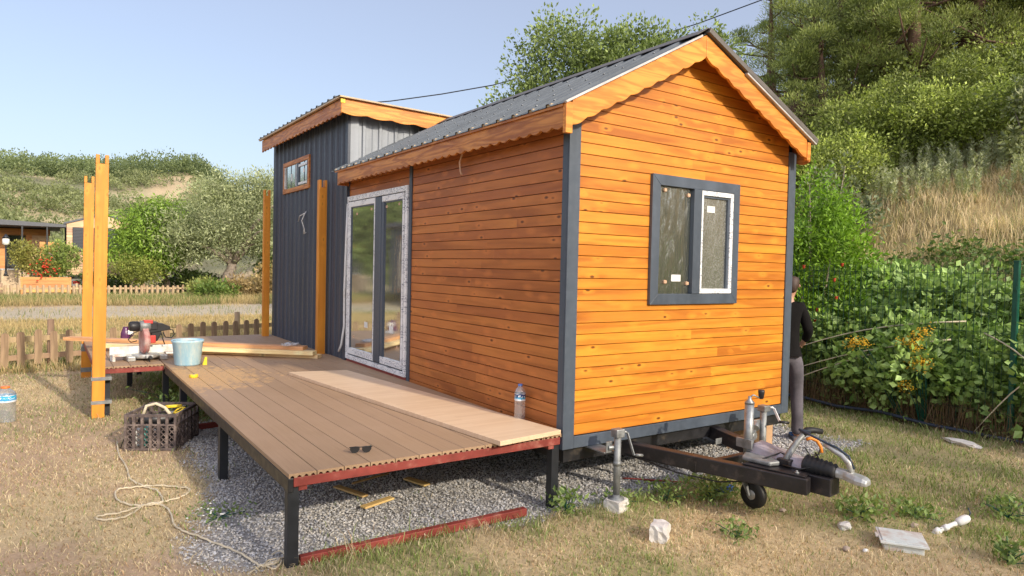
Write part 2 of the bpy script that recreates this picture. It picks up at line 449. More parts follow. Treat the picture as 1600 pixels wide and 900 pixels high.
def np_mesh(name, V, loops, totals, col=None, mat=None, parent=None, smooth=False):
    me = bpy.data.meshes.new(name)
    V = np.ascontiguousarray(V, dtype=np.float32).reshape(-1, 3)
    loops = np.ascontiguousarray(loops, dtype=np.int32).ravel(); totals = np.ascontiguousarray(totals, dtype=np.int32)
    me.vertices.add(len(V)); me.vertices.foreach_set('co', V.ravel())
    me.loops.add(len(loops)); me.loops.foreach_set('vertex_index', loops)
    me.polygons.add(len(totals)); st = np.concatenate([[0], np.cumsum(totals)[:-1]]).astype(np.int32)
    me.polygons.foreach_set('loop_start', st); me.polygons.foreach_set('loop_total', totals)
    me.polygons.foreach_set('use_smooth', np.full(len(totals), smooth))
    me.update(calc_edges=True)
    if col is not None:
        a = me.attributes.new('col', 'FLOAT_COLOR', 'POINT')
        c4 = np.ones((len(V), 4), np.float32); c4[:, :3] = col; a.data.foreach_set('color', c4.ravel())
    if mat: me.materials.append(mat)
    o = bpy.data.objects.new(name, me); link(o)
    if parent is not None: o.parent = parent
    return o

def vnoise(x, y, sc, seed=0):
    """smooth value noise, 0..1"""
    x = np.asarray(x, float) * sc + 1000.5; y = np.asarray(y, float) * sc + 1000.5
    xi = np.floor(x).astype(np.int64); yi = np.floor(y).astype(np.int64); fx = x - xi; fy = y - yi
    fx = fx * fx * (3 - 2 * fx); fy = fy * fy * (3 - 2 * fy)
    def h(a, b):
        n = (a * 374761393 + b * 668265263 + seed * 1274126177) & 0x7fffffff
        n = ((n ^ (n >> 13)) * 1274126177) & 0x7fffffff
        return ((n ^ (n >> 16)) & 0xffff) / 65535.
    return (h(xi, yi) * (1 - fx) + h(xi + 1, yi) * fx) * (1 - fy) + (h(xi, yi + 1) * (1 - fx) + h(xi + 1, yi + 1) * fx) * fy
def fbm(x, y, sc, seed=0, o=4):
    r = 0; a = .5; t = 0
    for i in range(o): r = r + a * vnoise(x, y, sc * 2 ** i, seed + i * 7); t += a; a *= .5
    return r / t
def sstep(x, a, b):
    t = np.clip((np.asarray(x, float) - a) / (b - a), 0, 1); return t * t * (3 - 2 * t)

CX, CY, CZ = -2.8807, -3.5755, 1.6088
def height(x, y):
    x = np.asarray(x, float); y = np.asarray(y, float)
    d = np.hypot(x - CX, y - CY); hd = np.degrees(np.arctan2(x - CX, y - CY))
    near = sstep(d, 6, 14)
    z = (fbm(x, y, 2.2, 5) - .5) * .035 * (1 - near) + (fbm(x, y, .6, 9) - .5) * .10 * near
    # bank on the right
    b = np.clip(x - 5.5, 0, None)
    bank = .60 * b; k_ = sstep(b, 10, 16); bank = bank * (1 - k_) + (6.2 + .10 * b) * k_
    bank = bank + sstep(b, 1, 5) * (fbm(x, y, .45, 21) - .5) * 1.2
    bank = bank * sstep(y, -60, -14) * (1 - .6 * sstep(y, 25, 60))
    z = z + bank * sstep(b, 0, .6)
    # far wooded hill
    G = 1.0 - .06 * sstep(hd, 4, 8) - .62 * sstep(hd, 7.5, 16) - .12 * sstep(hd, 25, 50)
    G = G * (.92 + .16 * vnoise(hd, hd * 0, .11, 3))
    hill = 16.0 * sstep(d, 48, 150) * G + sstep(d, 60, 110) * (fbm(x, y, .035, 31) - .5) * 5
    z = z + np.where((hd > -100) & (hd < 100), hill, 14 * sstep(d, 60, 150))
    return z
H1 = lambda x, y: float(height(x, y))
# ------------------------------------------------------------------ setting: ground, gravel, grass
def gravel_mask(x, y):
    n = (fbm(x, y, 1.6, 41) - .5)
    m1 = sstep(y + .04 + .04 * x + n * .35, -.06, .10) * sstep(x + 2.02 + .12 * np.sin(y * 2) + n * .5, -.1, .12) * (1 - sstep(x + n * .6, 3.35, 3.7)) * (1 - sstep(y + n * .4, 3.5, 3.9) * (x < 0)) * (1 - sstep(y, 6.5, 7.2))
    return m1
def green_mask(x, y):
    g = fbm(x, y, .55, 51, 4)
    d = np.hypot(x - CX, y - CY)
    m = sstep(g, .44, .60) * .8
    m = np.maximum(m, .85 * np.exp(-((y + .15) / .22) ** 2) * (x > -1.7) * (x < 3) * sstep(fbm(x, y, 1.8, 61), .36, .55))
    m = np.maximum(m, .75 * sstep(x, 3.9, 4.7) * (x < 6.5) * sstep(fbm(x, y, 1.4, 71), .2, .6))
    m = np.maximum(m, .8 * sstep(x, -2.1, -1.6) * (x < .3) * (y > 3.6) * (y < 7.5))
    m = np.maximum(m, .8 * sstep(y, 23.8, 24.8) * (x < 3))
    m = np.where((y > 8) & (y < 17) & (x < 4), m * .45, m)
    m = np.where((x < -1.9) & (y > 1.5) & (y <= 8.2), m * .3, m)
    return np.clip(m, 0, 1)
def ground_col(x, y):
    g = green_mask(x, y); n = fbm(x, y, 1.2, 81); d = np.hypot(x - CX, y - CY); hd = np.degrees(np.arctan2(x - CX, y - CY))
    dry = np.stack([.50 + .14 * n, .385 + .11 * n, .225 + .07 * n], -1)
    dirt = np.stack([.46 + 0 * n, .32 + 0 * n, .22 + 0 * n], -1)
    k = sstep(fbm(x, y, .9, 91), .5, .66)[..., None] * .8
    c = dry * (1 - k) + dirt * k
    gr = np.array([.17, .19, .07])
    c = c * (1 - g[..., None] * .6) + gr * g[..., None] * .6
    gm = gravel_mask(x, y)[..., None]
    c = c * (1 - gm) + np.array([.32, .31, .30]) * gm
    # pale gravel lane between the two picket fences
    lane = (sstep(y + (fbm(x, y, .4, 15) - .5) * 2, 17.2, 18.4) * (1 - sstep(y + (fbm(x, y, .3, 16) - .5) * 2, 22.6, 24.)) * (x < 6))[..., None]
    c = c * (1 - lane) + np.array([.50, .43, .32]) * lane
    # hill colours
    hl = sstep(d, 44, 60)[..., None]
    hn = fbm(x, y, .05, 101)[..., None]
    hc = np.array([.22, .22, .13]) * (1 - sstep(hn, .42, .56)) + np.array([.42, .36, .22]) * sstep(hn, .45, .6)
    tan = .8 * (sstep(hd, 5.9, 7.0) * (1 - sstep(hd, 9.4, 10.4)) * sstep(d + (fbm(x, y, .12, 7) - .5) * 40, 104, 112) * (1 - sstep(d + (fbm(x, y, .1, 8) - .5) * 30, 130, 138)))[..., None]
    hc = hc * (1 - tan) + np.array([.52, .40, .25]) * tan
    c = c * (1 - hl) + hc * hl
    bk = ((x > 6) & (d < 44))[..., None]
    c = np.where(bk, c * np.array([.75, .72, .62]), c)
    return c

def build_ground():
    def axis(c, n, lo, hi):
        u = np.linspace(-1, 1, n); s = np.sinh(u * 5.4) / np.sinh(5.4)
        return np.where(s < 0, c + s * (c - lo), c + s * (hi - c))
    xs = axis(0., 420, -420, 420); ys = axis(1., 420, -420, 420)
    X, Y = np.meshgrid(xs, ys); Z = height(X, Y)
    n = len(xs); i = np.arange((n - 1) * (n - 1)); r = i // (n - 1); c = i % (n - 1); a = r * n + c
    L = np.stack([a, a + 1, a + n + 1, a + n], -1)
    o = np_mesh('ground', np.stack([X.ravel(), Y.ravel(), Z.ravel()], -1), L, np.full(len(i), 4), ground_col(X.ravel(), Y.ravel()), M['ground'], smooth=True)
    tag(o, kind='structure')
build_ground()

def in_view(x, y, margin=4):
    hd = np.degrees(np.arctan2(x - CX, y - CY)) - 34.3
    return np.abs(hd) < 36.9 + margin

def blades(name, P, hgt, wid, lean, col, kind='stuff', mat='grass', parent=None, az=None):
    """each blade: a bent strip of one quad and one tip triangle"""
    N = len(P); az = RNG.uniform(0, 2 * pi, N) if az is None else az
    fa = RNG.uniform(0, 2 * pi, N)
    dr = np.stack([np.cos(az), np.sin(az), 0 * az], -1); sd = np.stack([np.cos(fa), np.sin(fa), 0 * fa], -1)
    l1 = lean * .35; 
    up = np.array([0, 0, 1.])
    h = hgt[:, None]; w = wid[:, None] * .5
    mid = P + up * h * .6 * np.cos(l1)[:, None] + dr * h * .6 * np.sin(l1)[:, None]
    tip = mid + up * h * .5 * np.cos(lean)[:, None] + dr * h * .5 * np.sin(lean)[:, None]
    V = np.stack([P - sd * w, P + sd * w, mid + sd * w * .8, mid - sd * w * .8, tip], 1).reshape(-1, 3)
    b = np.arange(N)[:, None] * 5
    L = np.concatenate([b + 0, b + 1, b + 2, b + 3, b + 3, b + 2, b + 4], 1)
    T = np.tile([4, 3], N)
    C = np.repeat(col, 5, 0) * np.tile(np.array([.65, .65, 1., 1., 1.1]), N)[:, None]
    o = np_mesh(name, V, L, T, C, M[mat], parent)
    return tag(o, kind=kind) if kind else o

def scatter(n, x0, x1, y0, y1): return RNG.uniform(x0, x1, n), RNG.uniform(y0, y1, n)
def polar(n, d0, d1, h0, h1, power=1.):
    """points denser near the camera"""
    u = RNG.uniform(0, 1, n); d = d0 + (d1 - d0) * u ** power; h = np.radians(RNG.uniform(h0, h1, n))
    return CX + d * np.sin(h), CY + d * np.cos(h), d

def lawn():
    x, y, d = polar(580000, 1.0, 17, -24, 94, 1.25)
    gm = gravel_mask(x, y); keep = RNG.uniform(0, 1, len(x)) > gm * .985
    keep &= ~((x > -.02) & (x < 2.5) & (y > 0.1) & (y < 7.2))
    keep &= (x < 5.6)
    keep &= RNG.uniform(0, 1, len(x)) < .5 + .6 * sstep(fbm(x, y, 1.5, 33), .36, .58)
    x, y, d = x[keep], y[keep], d[keep]
    N = len(x); g = green_mask(x, y) ; isg = RNG.uniform(0, 1, N) < g * .85 + .07
    tuft = sstep(fbm(x, y, 3.5, 44), .45, .7)
    edge = np.exp(-((y + .12) / .16) ** 2) * (x > -1.7) * (x < .6)
    hgt = RNG.uniform(.014, .038, N) * (1 + 1.1 * tuft * g + .9 * edge + .9 * sstep(x, 4.2, 4.9)) * (1 + .03 * d)
    lean = np.where(isg, RNG.uniform(.3, 1.3, N), RNG.uniform(.9, 1.75, N))
    lng = RNG.uniform(0, 1, N) < .05; hgt = np.where(lng, hgt * 2.4, hgt); lean = np.where(lng, RNG.uniform(1.3, 1.75, N), lean)
    wid = RNG.uniform(.0018, .0040, N) * (1 + .13 * d)
    t = RNG.uniform(0, 1, (N, 1)); v = RNG.uniform(.55, 1.35, (N, 1))
    dry = np.array([.58, .47, .30]) * t + np.array([.74, .62, .43]) * (1 - t)
    red = np.array([.52, .34, .21]); rr = (RNG.uniform(0, 1, (N, 1)) < .15)
    dry = np.where(rr, red, dry)
    grn = np.array([.20, .28, .07]) * t + np.array([.34, .40, .15]) * (1 - t)
    c = np.where(isg[:, None], grn, dry) * v
    P = np.stack([x, y, height(x, y) - .004], -1)
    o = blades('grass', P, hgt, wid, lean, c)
    tag(o, 'short half dry grass covering the yard', 'grass')
lawn()

def midfield():
    # dry grass field and verge beyond the near picket fence
    x, y, d = polar(120000, 11.5, 32, -16, 24, 1.)
    lane = (y > 17.6) & (y < 23.6); keep = ~(lane & (RNG.uniform(0, 1, len(x)) < .93)) & (x < 8)
    x, y, d = x[keep], y[keep], d[keep]; N = len(x); g = green_mask(x, y); isg = RNG.uniform(0, 1, N) < g * .9
    hgt = RNG.uniform(.04, .16, N) * (1 + 1.6 * (y > 23.6)) ; hgt = np.where(y > 28, hgt * .5, hgt); wid = RNG.uniform(.008, .016, N)
    v = RNG.uniform(.75, 1.2, (N, 1)); t = RNG.uniform(0, 1, (N, 1))
    c = np.where(isg[:, None], np.array([.20, .25, .08]), np.array([.56, .43, .22]) * t + np.array([.47, .38, .20]) * (1 - t)) * v
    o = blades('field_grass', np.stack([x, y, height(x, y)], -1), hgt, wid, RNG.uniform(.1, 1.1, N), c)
    tag(o, 'dry field grass beyond the brown picket fence', 'grass')
midfield()

def stones(name, x, y, z, r, col, mat='pebbles'):
    N = len(x)
    o8 = np.array([(1, 0, 0), (-1, 0, 0), (0, 1, 0), (0, -1, 0), (0, 0, 1), (0, 0, -1)], float)
    F = np.array([(0, 2, 4), (2, 1, 4), (1, 3, 4), (3, 0, 4), (2, 0, 5), (1, 2, 5), (3, 1, 5), (0, 3, 5)])
    V = o8[None] * RNG.uniform(.55, 1.25, (N, 6, 1)) * r[:, None, None]
    V = V + RNG.normal(0, .22, V.shape) * r[:, None, None]
    a = RNG.uniform(0, 2 * pi, N); b = RNG.uniform(0, pi, N)
    ca, sa, cb, sb = np.cos(a), np.sin(a), np.cos(b), np.sin(b)
    X = V[..., 0] * ca[:, None] - V[..., 1] * sa[:, None]; Y = V[..., 0] * sa[:, None] + V[..., 1] * ca[:, None]; Z = V[..., 2]
    Y2 = Y * cb[:, None] - Z * sb[:, None]; Z2 = (Y * sb[:, None] + Z * cb[:, None]) * .7
    V = np.stack([X, Y2, Z2], -1) + np.stack([x, y, z], -1)[:, None]
    L = (F[None] + (np.arange(N) * 6)[:, None, None]).reshape(-1, 3)
    return np_mesh(name, V.reshape(-1, 3), L, np.full(len(L), 3), np.repeat(col, 6, 0), M[mat])
def gravel():
    x, y = scatter(230000, -2.3, 4.0, -.5, 7.)
    gm = gravel_mask(x, y)
    far = np.clip(np.hypot(x - CX, y - CY) / 5, 1, 3)
    keep = (RNG.uniform(0, 1, len(x)) < gm * 1.0) & (RNG.uniform(0, 1, len(x)) < 1.0 / far ** 1.2) & ~((x > .4) & (y > 2.5) & (x < 2.4))
    x, y = x[keep], y[keep]; N = len(x); d = np.hypot(x - CX, y - CY)
    r = RNG.uniform(.0045, .0105, N) * np.clip(d / 5, 1, 1.6)
    v = RNG.uniform(.55, 1.05, (N, 1)); t = RNG.uniform(0, 1, (N, 1))
    c = (np.array([.45, .46, .49]) * t + np.array([.56, .52, .46]) * (1 - t)) * v * 1.2
    o = stones('gravel', x, y, height(x, y) + RNG.uniform(0, .012, N), r, c)
    tag(o, 'grey crushed gravel spread under the deck and trailer', 'gravel', kind='stuff')
gravel()

# ------------------------------------------------------------------ foliage
def leaves(P, D, size, aspect, col, fold=.25):
    """diamond leaves at P pointing along D"""
    N = len(P)
    D = D / (np.linalg.norm(D, axis=1, keepdims=True) + 1e-9)
    R = RNG.normal(0, 1, (N, 3)); S = np.cross(D, R); S /= (np.linalg.norm(S, axis=1, keepdims=True) + 1e-9)
    Nn = np.cross(D, S)
    L = size[:, None]; w = L * aspect * .5
    V = np.stack([P, P + D * L * .45 + S * w + Nn * w * fold, P + D * L, P + D * L * .45 - S * w + Nn * w * fold], 1).reshape(-1, 3)
    q = np.arange(N)[:, None] * 4 + np.array([[0, 1, 2, 3]])
    C = np.repeat(col, 4, 0)
    return V, q, C
def leaf_obj(name, sets, mat='leaf', parent=None):
    Vs, Qs, Cs = [], [], []; b = 0
    for V, q, C in sets: Vs.append(V); Qs.append(q + b); Cs.append(C); b += len(V)
    V = np.concatenate(Vs); Q = np.concatenate(Qs); C = np.concatenate(Cs)
    return np_mesh(name, V, Q, np.full(len(Q), 4), C, M[mat], parent)
def crown(blobs, nclump, per, size, aspect, c1, c2, crad=.35, shell=.6, up=.3, droop=0., flat=1., seed=None):
    """leaves gathered in clumps around the blob shells; returns leaf set and clump centres"""
    vol = np.array([b[3] * b[4] * b[5] for b in blobs]) ** .67; pr = vol / vol.sum()
    bi = RNG.choice(len(blobs), nclump, p=pr); B = np.array(blobs, float)[bi]
    d = RNG.normal(0, 1, (nclump, 3)); d /= np.linalg.norm(d, axis=1, keepdims=True)
    rr = RNG.uniform(shell, 1.08, (nclump, 1))
    Cc = B[:, :3] + d * rr * B[:, 3:6]
    ct = RNG.uniform(0, 1, nclump); cr = RNG.uniform(.6, 1.35, nclump) * crad
    N = nclump * per; ci = np.repeat(np.arange(nclump), per)
    off = RNG.normal(0, 1, (N, 3)); off /= np.linalg.norm(off, axis=1, keepdims=True) + 1e-9
    rad_ = RNG.uniform(0, 1, N) ** .45
    off = off * (rad_ * cr[ci] * 1.15)[:, None]; off[:, 2] *= flat
    P = Cc[ci] + off
    D = off / (np.linalg.norm(off, axis=1, keepdims=True) + 1e-9) + RNG.normal(0, .6, (N, 3)); D[:, 2] += up - droop
    t = np.clip(ct[ci] * .6 + RNG.uniform(0, .6, N), 0, 1)[:, None]
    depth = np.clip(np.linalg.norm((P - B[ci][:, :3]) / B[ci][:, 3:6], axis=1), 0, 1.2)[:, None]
    col = (np.array(c1) * (1 - t) + np.array(c2) * t) * (.55 + .5 * depth) * (.45 + .65 * rad_[:, None]) * RNG.uniform(.75, 1.2, (N, 1))  # inner leaves darker: shade inside crown and clumps put into the colour
    return leaves(P, D, RNG.uniform(.4, 1.5, N) * size, aspect, col), Cc
def rel(blobs, x, y, z): return [(b[0] + x, b[1] + y, b[2] + z, b[3], b[4], b[5]) for b in blobs]
def limbs(mb, base, targets, r0, wob=.15, r1=.02, fork=.45):
    base = Vector(base)
    for T in targets:
        T = Vector(T); pts = []
        for i in range(6):
            u = i / 5; p = base.lerp(T, u)
            p += Vector((random.uniform(-wob, wob), random.uniform(-wob, wob), random.uniform(-wob, wob) * .5)) * (0 if i in (0,) else u)
            p.z += sin(u * pi) * .12 * (T - base).length
            pts.append(p)
        mb.tube(pts, [r0 * (1 - u) + r1 * u for u in (0, .2, .4, .6, .8, 1)], 6)

def tree(name, label, cat, x, y, blobs, nclump, per, size, aspect, c1, c2, trunk_h, trunk_r, bark, group=None, lean=(0, 0), nlimb=7, twist=.1, crad=.4, shell=.6, flat=1., z=None, up=.3, droop=0.):
    z0 = H1(x, y) if z is None else z
    t = thing(name, label, cat, (x, y, z0), 0, group)
    (V, q, C), cc = crown(blobs, nclump, per, size, aspect, c1, c2, crad, shell, up, droop, flat)
    o = leaf_obj('crown', [(V, q, C)], parent=t)
    mb = MB(); pts = []; n = 7
    for i in range(n):
        u = i / (n - 1); pts.append((lean[0] * u + random.uniform(-twist, twist) * (u > 0), lean[1] * u + random.uniform(-twist, twist) * (u > 0), trunk_h * u - .1 * (i == 0)))
    mb.tube(pts, [trunk_r * (1.35 - .2 * min(1, u * 3) - .45 * u) for u in [i / (n - 1) for i in range(n)]], 9)
    idx = RNG.choice(len(cc), min(nlimb, len(cc)), replace=False)
    limbs(mb, pts[-1], [cc[i] for i in idx], trunk_r * .55, wob=.2 * trunk_h ** .5 * .6)
    mb.build('trunk', M[bark], t, local=True)
    return t

# --- overcast-green oak behind the tiny house
OC1, OC2 = (.07, .11, .035), (.31, .39, .13)
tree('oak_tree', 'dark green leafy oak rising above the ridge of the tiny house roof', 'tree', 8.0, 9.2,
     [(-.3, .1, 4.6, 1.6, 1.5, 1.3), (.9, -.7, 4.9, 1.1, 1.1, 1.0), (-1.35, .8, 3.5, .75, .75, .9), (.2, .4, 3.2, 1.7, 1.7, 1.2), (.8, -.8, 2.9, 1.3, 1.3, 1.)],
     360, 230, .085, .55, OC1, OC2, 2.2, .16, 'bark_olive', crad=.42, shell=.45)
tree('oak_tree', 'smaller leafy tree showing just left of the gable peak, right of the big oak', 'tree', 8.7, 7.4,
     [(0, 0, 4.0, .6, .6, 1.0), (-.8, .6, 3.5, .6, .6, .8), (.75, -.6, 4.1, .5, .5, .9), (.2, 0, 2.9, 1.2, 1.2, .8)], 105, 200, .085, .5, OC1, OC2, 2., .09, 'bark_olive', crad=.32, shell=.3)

# --- pines on the bank
def pine(x, y, h, label, seed, bright=0., wide=1., low=.25):
    random.seed(seed)
    z0 = H1(x, y); t = thing('pine_tree', label, 'tree', (x, y, z0 - .1), 0, 'pines on the bank')
    mb = MB(); top = Vector((random.uniform(-.4, .4), random.uniform(-.4, .4), h))
    mb.tube([(0, 0, -.2), (top.x * .3, top.y * .3, h * .35), (top.x * .7, top.y * .7, h * .7), top], [.19, .14, .08, .02], 8)
    cs = []; nb = int(h * 5.8)
    for i in range(nb):
        u = low + (1 - low) * (i + random.random()) / nb; zz = h * u; p0 = Vector((top.x * u, top.y * u, zz))
        ln = wide * (h * .30) * (1 - u * .72) * random.uniform(.55, 1.15); a = random.uniform(0, 2 * pi) ; el = random.uniform(.05, .5)
        d = Vector((cos(a), sin(a), el)); tip = p0 + d * ln
        mid = p0 + d * ln * .5; mid.z -= .1 * ln
        mb.tube([p0, mid, tip], [.05 * (1.2 - u), .03, .01], 5)
        for k in range(max(2, int(ln * 1.5))):
            s = .4 + .65 * (k + .5) / max(2, int(ln * 1.5)); q = p0 + d * ln * s
            cs.append(q + Vector((random.uniform(-.3, .3), random.uniform(-.3, .3), random.uniform(-.05, .3))))
    cs = np.array([tuple(c) for c in cs]); per = 380; n = len(cs) * per; ci = np.repeat(np.arange(len(cs)), per)
    pr_ = RNG.uniform(.28, .62, len(cs))[ci]
    dv = RNG.normal(0, 1, (n, 3)); dv[:, 2] = np.where(dv[:, 2] < -.3, -dv[:, 2] * .6, dv[:, 2]); dv /= np.linalg.norm(dv, axis=1, keepdims=True)
    ra = RNG.uniform(0, 1, n) ** .4
    off = dv * (ra * pr_)[:, None]; off[:, 2] *= .72; P = cs[ci] + off
    D = dv + RNG.normal(0, .35, (n, 3)); D[:, 2] += .55
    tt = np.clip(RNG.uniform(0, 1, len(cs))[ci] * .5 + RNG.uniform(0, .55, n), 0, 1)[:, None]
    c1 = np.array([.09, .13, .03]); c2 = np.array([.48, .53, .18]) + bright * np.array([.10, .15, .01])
    col = (c1 * (1 - tt) + c2 * tt) * (.35 + .7 * ra[:, None]) * RNG.uniform(.8, 1.2, (n, 1))  # needles darken towards the puff centre, shade painted into their colour
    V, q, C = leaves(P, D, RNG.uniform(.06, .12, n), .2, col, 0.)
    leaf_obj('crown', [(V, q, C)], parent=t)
    mb.build('trunk', M['bark_pine'], t, local=True)
    return t
def hp(hd, d): return CX + d * sin(radians(hd)), CY + d * cos(radians(hd))
PN = [(54.6, 25, 4.2, .6, 1.9, 'bright green pine in sun just right of the gable peak', .04),
      (57.3, 22.5, 6.2, .0, 1., 'dark pine behind the right slope of the tiny house roof', .1),
      (59.6, 20.5, 8.0, .1, 1.05, 'tall pine whose top shows right of the clear sky', .1),
      (62.0, 22, 9.5, .25, 1.1, 'tall pine with a bare reddish trunk, left third of the pine row', .12),
      (64.2, 19, 7.5, .12, 1.2, 'low branching pine leaning over the shrubs in the middle of the bank', .12),
      (66.0, 24, 10, .2, 1.1, 'tall rear pine in the middle of the pine row', .1),
      (68.0, 20.5, 8.5, .15, 1.2, 'spreading pine above the bare earth patch of the bank', .3),
      (70.5, 23, 10, .1, 1.1, 'dark pine second from the right edge of the photo', .1),
      (72.8, 19.5, 8.5, .15, 1.2, 'pine at the right edge of the photo', .05),
      (56.0, 30, 4.2, .1, 1.6, 'far pine filling the gap behind the bright pine', .1),
      (60.8, 29, 9., .1, 1.1, 'far pine behind the tall pine beside the sky', .1),
      (64.8, 30, 11., .1, 1.1, 'hindmost pine in the middle of the row', .1),
      (69.5, 30, 11., .1, 1.1, 'hindmost pine towards the right edge', .1)]
for i_, (hd, d, h, w_, lb) in enumerate([(56.2, 19.5, 3.6, 1.5, 'young pine seen just above the right roof slope'), (58.6, 19.0, 3.4, 1.6, 'young pine at the foot of the dark pine'), (60.9, 20.3, 4.0, 1.6, 'young pine under the tall pine beside the sky'),
        (63.0, 19.4, 3.2, 1.7, 'young bushy pine left of the leaning pine'), (65.3, 21.0, 4.2, 1.6, 'young pine behind the leaning pine'), (67.2, 21.5, 4.2, 1.6, 'young pine in the shade of the tall rear pine'),
        (69.4, 21.6, 4.2, 1.6, 'young pine behind the bare earth patch'), (71.6, 21.4, 4.2, 1.6, 'young pine second from the right edge'), (73.4, 21.8, 4.4, 1.6, 'young pine at the right edge')]):
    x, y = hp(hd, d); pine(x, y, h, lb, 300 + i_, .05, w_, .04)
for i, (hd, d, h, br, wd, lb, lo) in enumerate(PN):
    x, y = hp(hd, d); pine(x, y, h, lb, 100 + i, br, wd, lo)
random.seed(5)

# --- shrubs and brambles on the bank
def bush(name, label, x, y, r, h, n, per, size, c1, c2, cat='bush', group=None, asp=.5, crad=.25, dz=0., shell=.55, up=.3):
    z = H1(x, y) + dz; t = thing(name, label, cat, (x, y, z), 0, group)
    bl = [(0, 0, h * .5, r, r, h * .52)]
    for k in range(4):
        a = random.uniform(0, 2 * pi); bl.append((cos(a) * r * .6, sin(a) * r * .6, h * random.uniform(.3, .7), r * .55, r * .55, h * .38))
    (V, q, C), cc = crown(bl, n, per, size, asp, c1, c2, crad, shell, up)
    leaf_obj('foliage', [(V, q, C)], parent=t)
    mb = MB()
    for c in cc[:9]: mb.tube([(random.uniform(-.1, .1), random.uniform(-.1, .1), -.05), (c[0] * .4, c[1] * .4, c[2] * .5), tuple(c)], [.025, .018, .006], 5)
    mb.build('stem', M['bark_olive'], t, local=True)
    return t
DG1, DG2 = (.10, .13, .045), (.36, .42, .15)
SH = [(57.5, 16.0, 1.2, 1.9, 'shrub at the foot of the pines seen beside the right roof edge'),
      (60.2, 16.8, 1.3, 1.7, 'rounded dark shrub above the silvery weeds, leftmost on the bank'),
      (62.6, 17.6, 1.5, 1.9, 'wide dark shrub under the leaning pine'),
      (64.8, 17.2, 1.4, 1.6, 'dense shrub in the middle of the bank thicket'),
      (66.8, 18., 1.6, 1.7, 'pale topped shrub under the bare earth patch'),
      (69.0, 17.2, 1.4, 1.5, 'dark hollow shrub left of the pale sapling'),
      (71.6, 17.6, 1.6, 1.7, 'shrub at the right edge of the thicket'),
      (61.4, 19., 1.5, 1.6, 'shrub behind the thicket, under the tall pine trunks'),
      (65.6, 19.5, 1.5, 1.5, 'shrub touching the pine trunks in the middle'),
      (70.4, 19.3, 1.5, 1.5, 'shrub touching the pine trunks at the right')]
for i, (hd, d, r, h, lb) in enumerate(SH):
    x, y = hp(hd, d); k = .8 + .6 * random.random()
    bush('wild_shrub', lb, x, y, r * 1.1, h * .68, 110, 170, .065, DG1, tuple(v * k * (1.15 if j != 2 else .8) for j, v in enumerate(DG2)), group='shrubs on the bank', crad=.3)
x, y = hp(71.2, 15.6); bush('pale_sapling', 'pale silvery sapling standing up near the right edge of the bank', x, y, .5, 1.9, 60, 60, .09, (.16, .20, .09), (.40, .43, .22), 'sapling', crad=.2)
x, y = hp(59.3, 13.6); bush('grey_shrub', 'grey green feathery shrub beside the right eave', x, y, .7, 1.5, 70, 60, .08, (.13, .16, .09), (.30, .34, .20), crad=.2)

# bright green shrub with red flowers behind the house corner
t = bush('pomegranate_bush', 'bright green bush with small red flowers behind the right corner of the tiny house', 5.80, 1.80, .70, 2.75, 260, 110, .065, (.08, .17, .02), (.30, .50, .05), crad=.2, asp=.38)
mb = MB()
for i in range(15):
    a = random.uniform(pi * .95, 1.5 * pi); zz = random.uniform(.8, 1.7); rr = .74
    mb.lathe([(.008, -.02), (.018, 0), (.014, .02), (.024, .03)], (cos(a) * rr, sin(a) * rr, zz), 6)
mb.build('blossoms', M['flower_red'], t, local=True)

# bramble hedge swallowing the fence: separate bushes
BR1, BR2 = (.09, .17, .04), (.44, .60, .20)
BB = [(5.75, -2.2, .9, .95, 'bramble bush at the right edge, right of the green fence post'),
      (5.65, -.9, .85, 1.10, 'bramble bush climbing round the green fence post'),
      (5.70, .2, .85, 1.12, 'bramble bush with the yellow flowers in front of it'),
      (5.80, 1.0, .7, 1.1, 'bramble bush behind the man, left end of the hedge'),
      (5.9, 3.6, .9, 1.5, 'bramble bush further along the fence, past the red flowered bush'),
      (6.7, -1.6, 1.0, 1.0, 'second row bramble bush behind the green post'),
      (6.6, .0, 1.0, .95, 'second row bramble bush above the yellow flowers'),
      (6.7, 1.5, .9, .95, 'second row bramble bush left of the yellow flowers'),
      (6.9, -3.2, 1.0, 1.0, 'bramble bush beyond the right edge of the hedge')]
for i, (x, y, r, h, lb) in enumerate(BB):
    k = random.uniform(.8, 1.15)
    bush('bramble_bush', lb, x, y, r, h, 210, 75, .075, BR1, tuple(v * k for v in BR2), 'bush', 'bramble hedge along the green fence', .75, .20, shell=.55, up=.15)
# long arching canes
t = thing('bramble_cane', 'pale bare canes arching out of the hedge towards the grass', 'bramble cane', (4.9, .5, 0))
def arc(p, q, lift, n=9): 
    p = Vector(p); q = Vector(q); return [p.lerp(q, i / (n - 1)) + Vector((0, 0, lift * sin(pi * i / (n - 1)))) for i in range(n)]
for p, q, l in [((5.2, -.3, 1.15), (4.75, 1.6, .62), .10), ((5.1, -.2, .95), (4.7, 1.5, .40), .06), ((5.1, .5, .75), (4.7, 1.6, .20), .03),
                ((5.0, -1.3, .9), (4.85, -.55, .06), .12), ((5.3, -1.6, 1.), (4.7, -2.0, .15), .25), ((5.1, -.5, 1.05), (4.75, -1.35, .45), .1)]:
    MB().tube(arc(p, q, l), [.009, .009, .008, .008, .007, .007, .006, .005, .003], 5).build('cane', M['rope'], t)
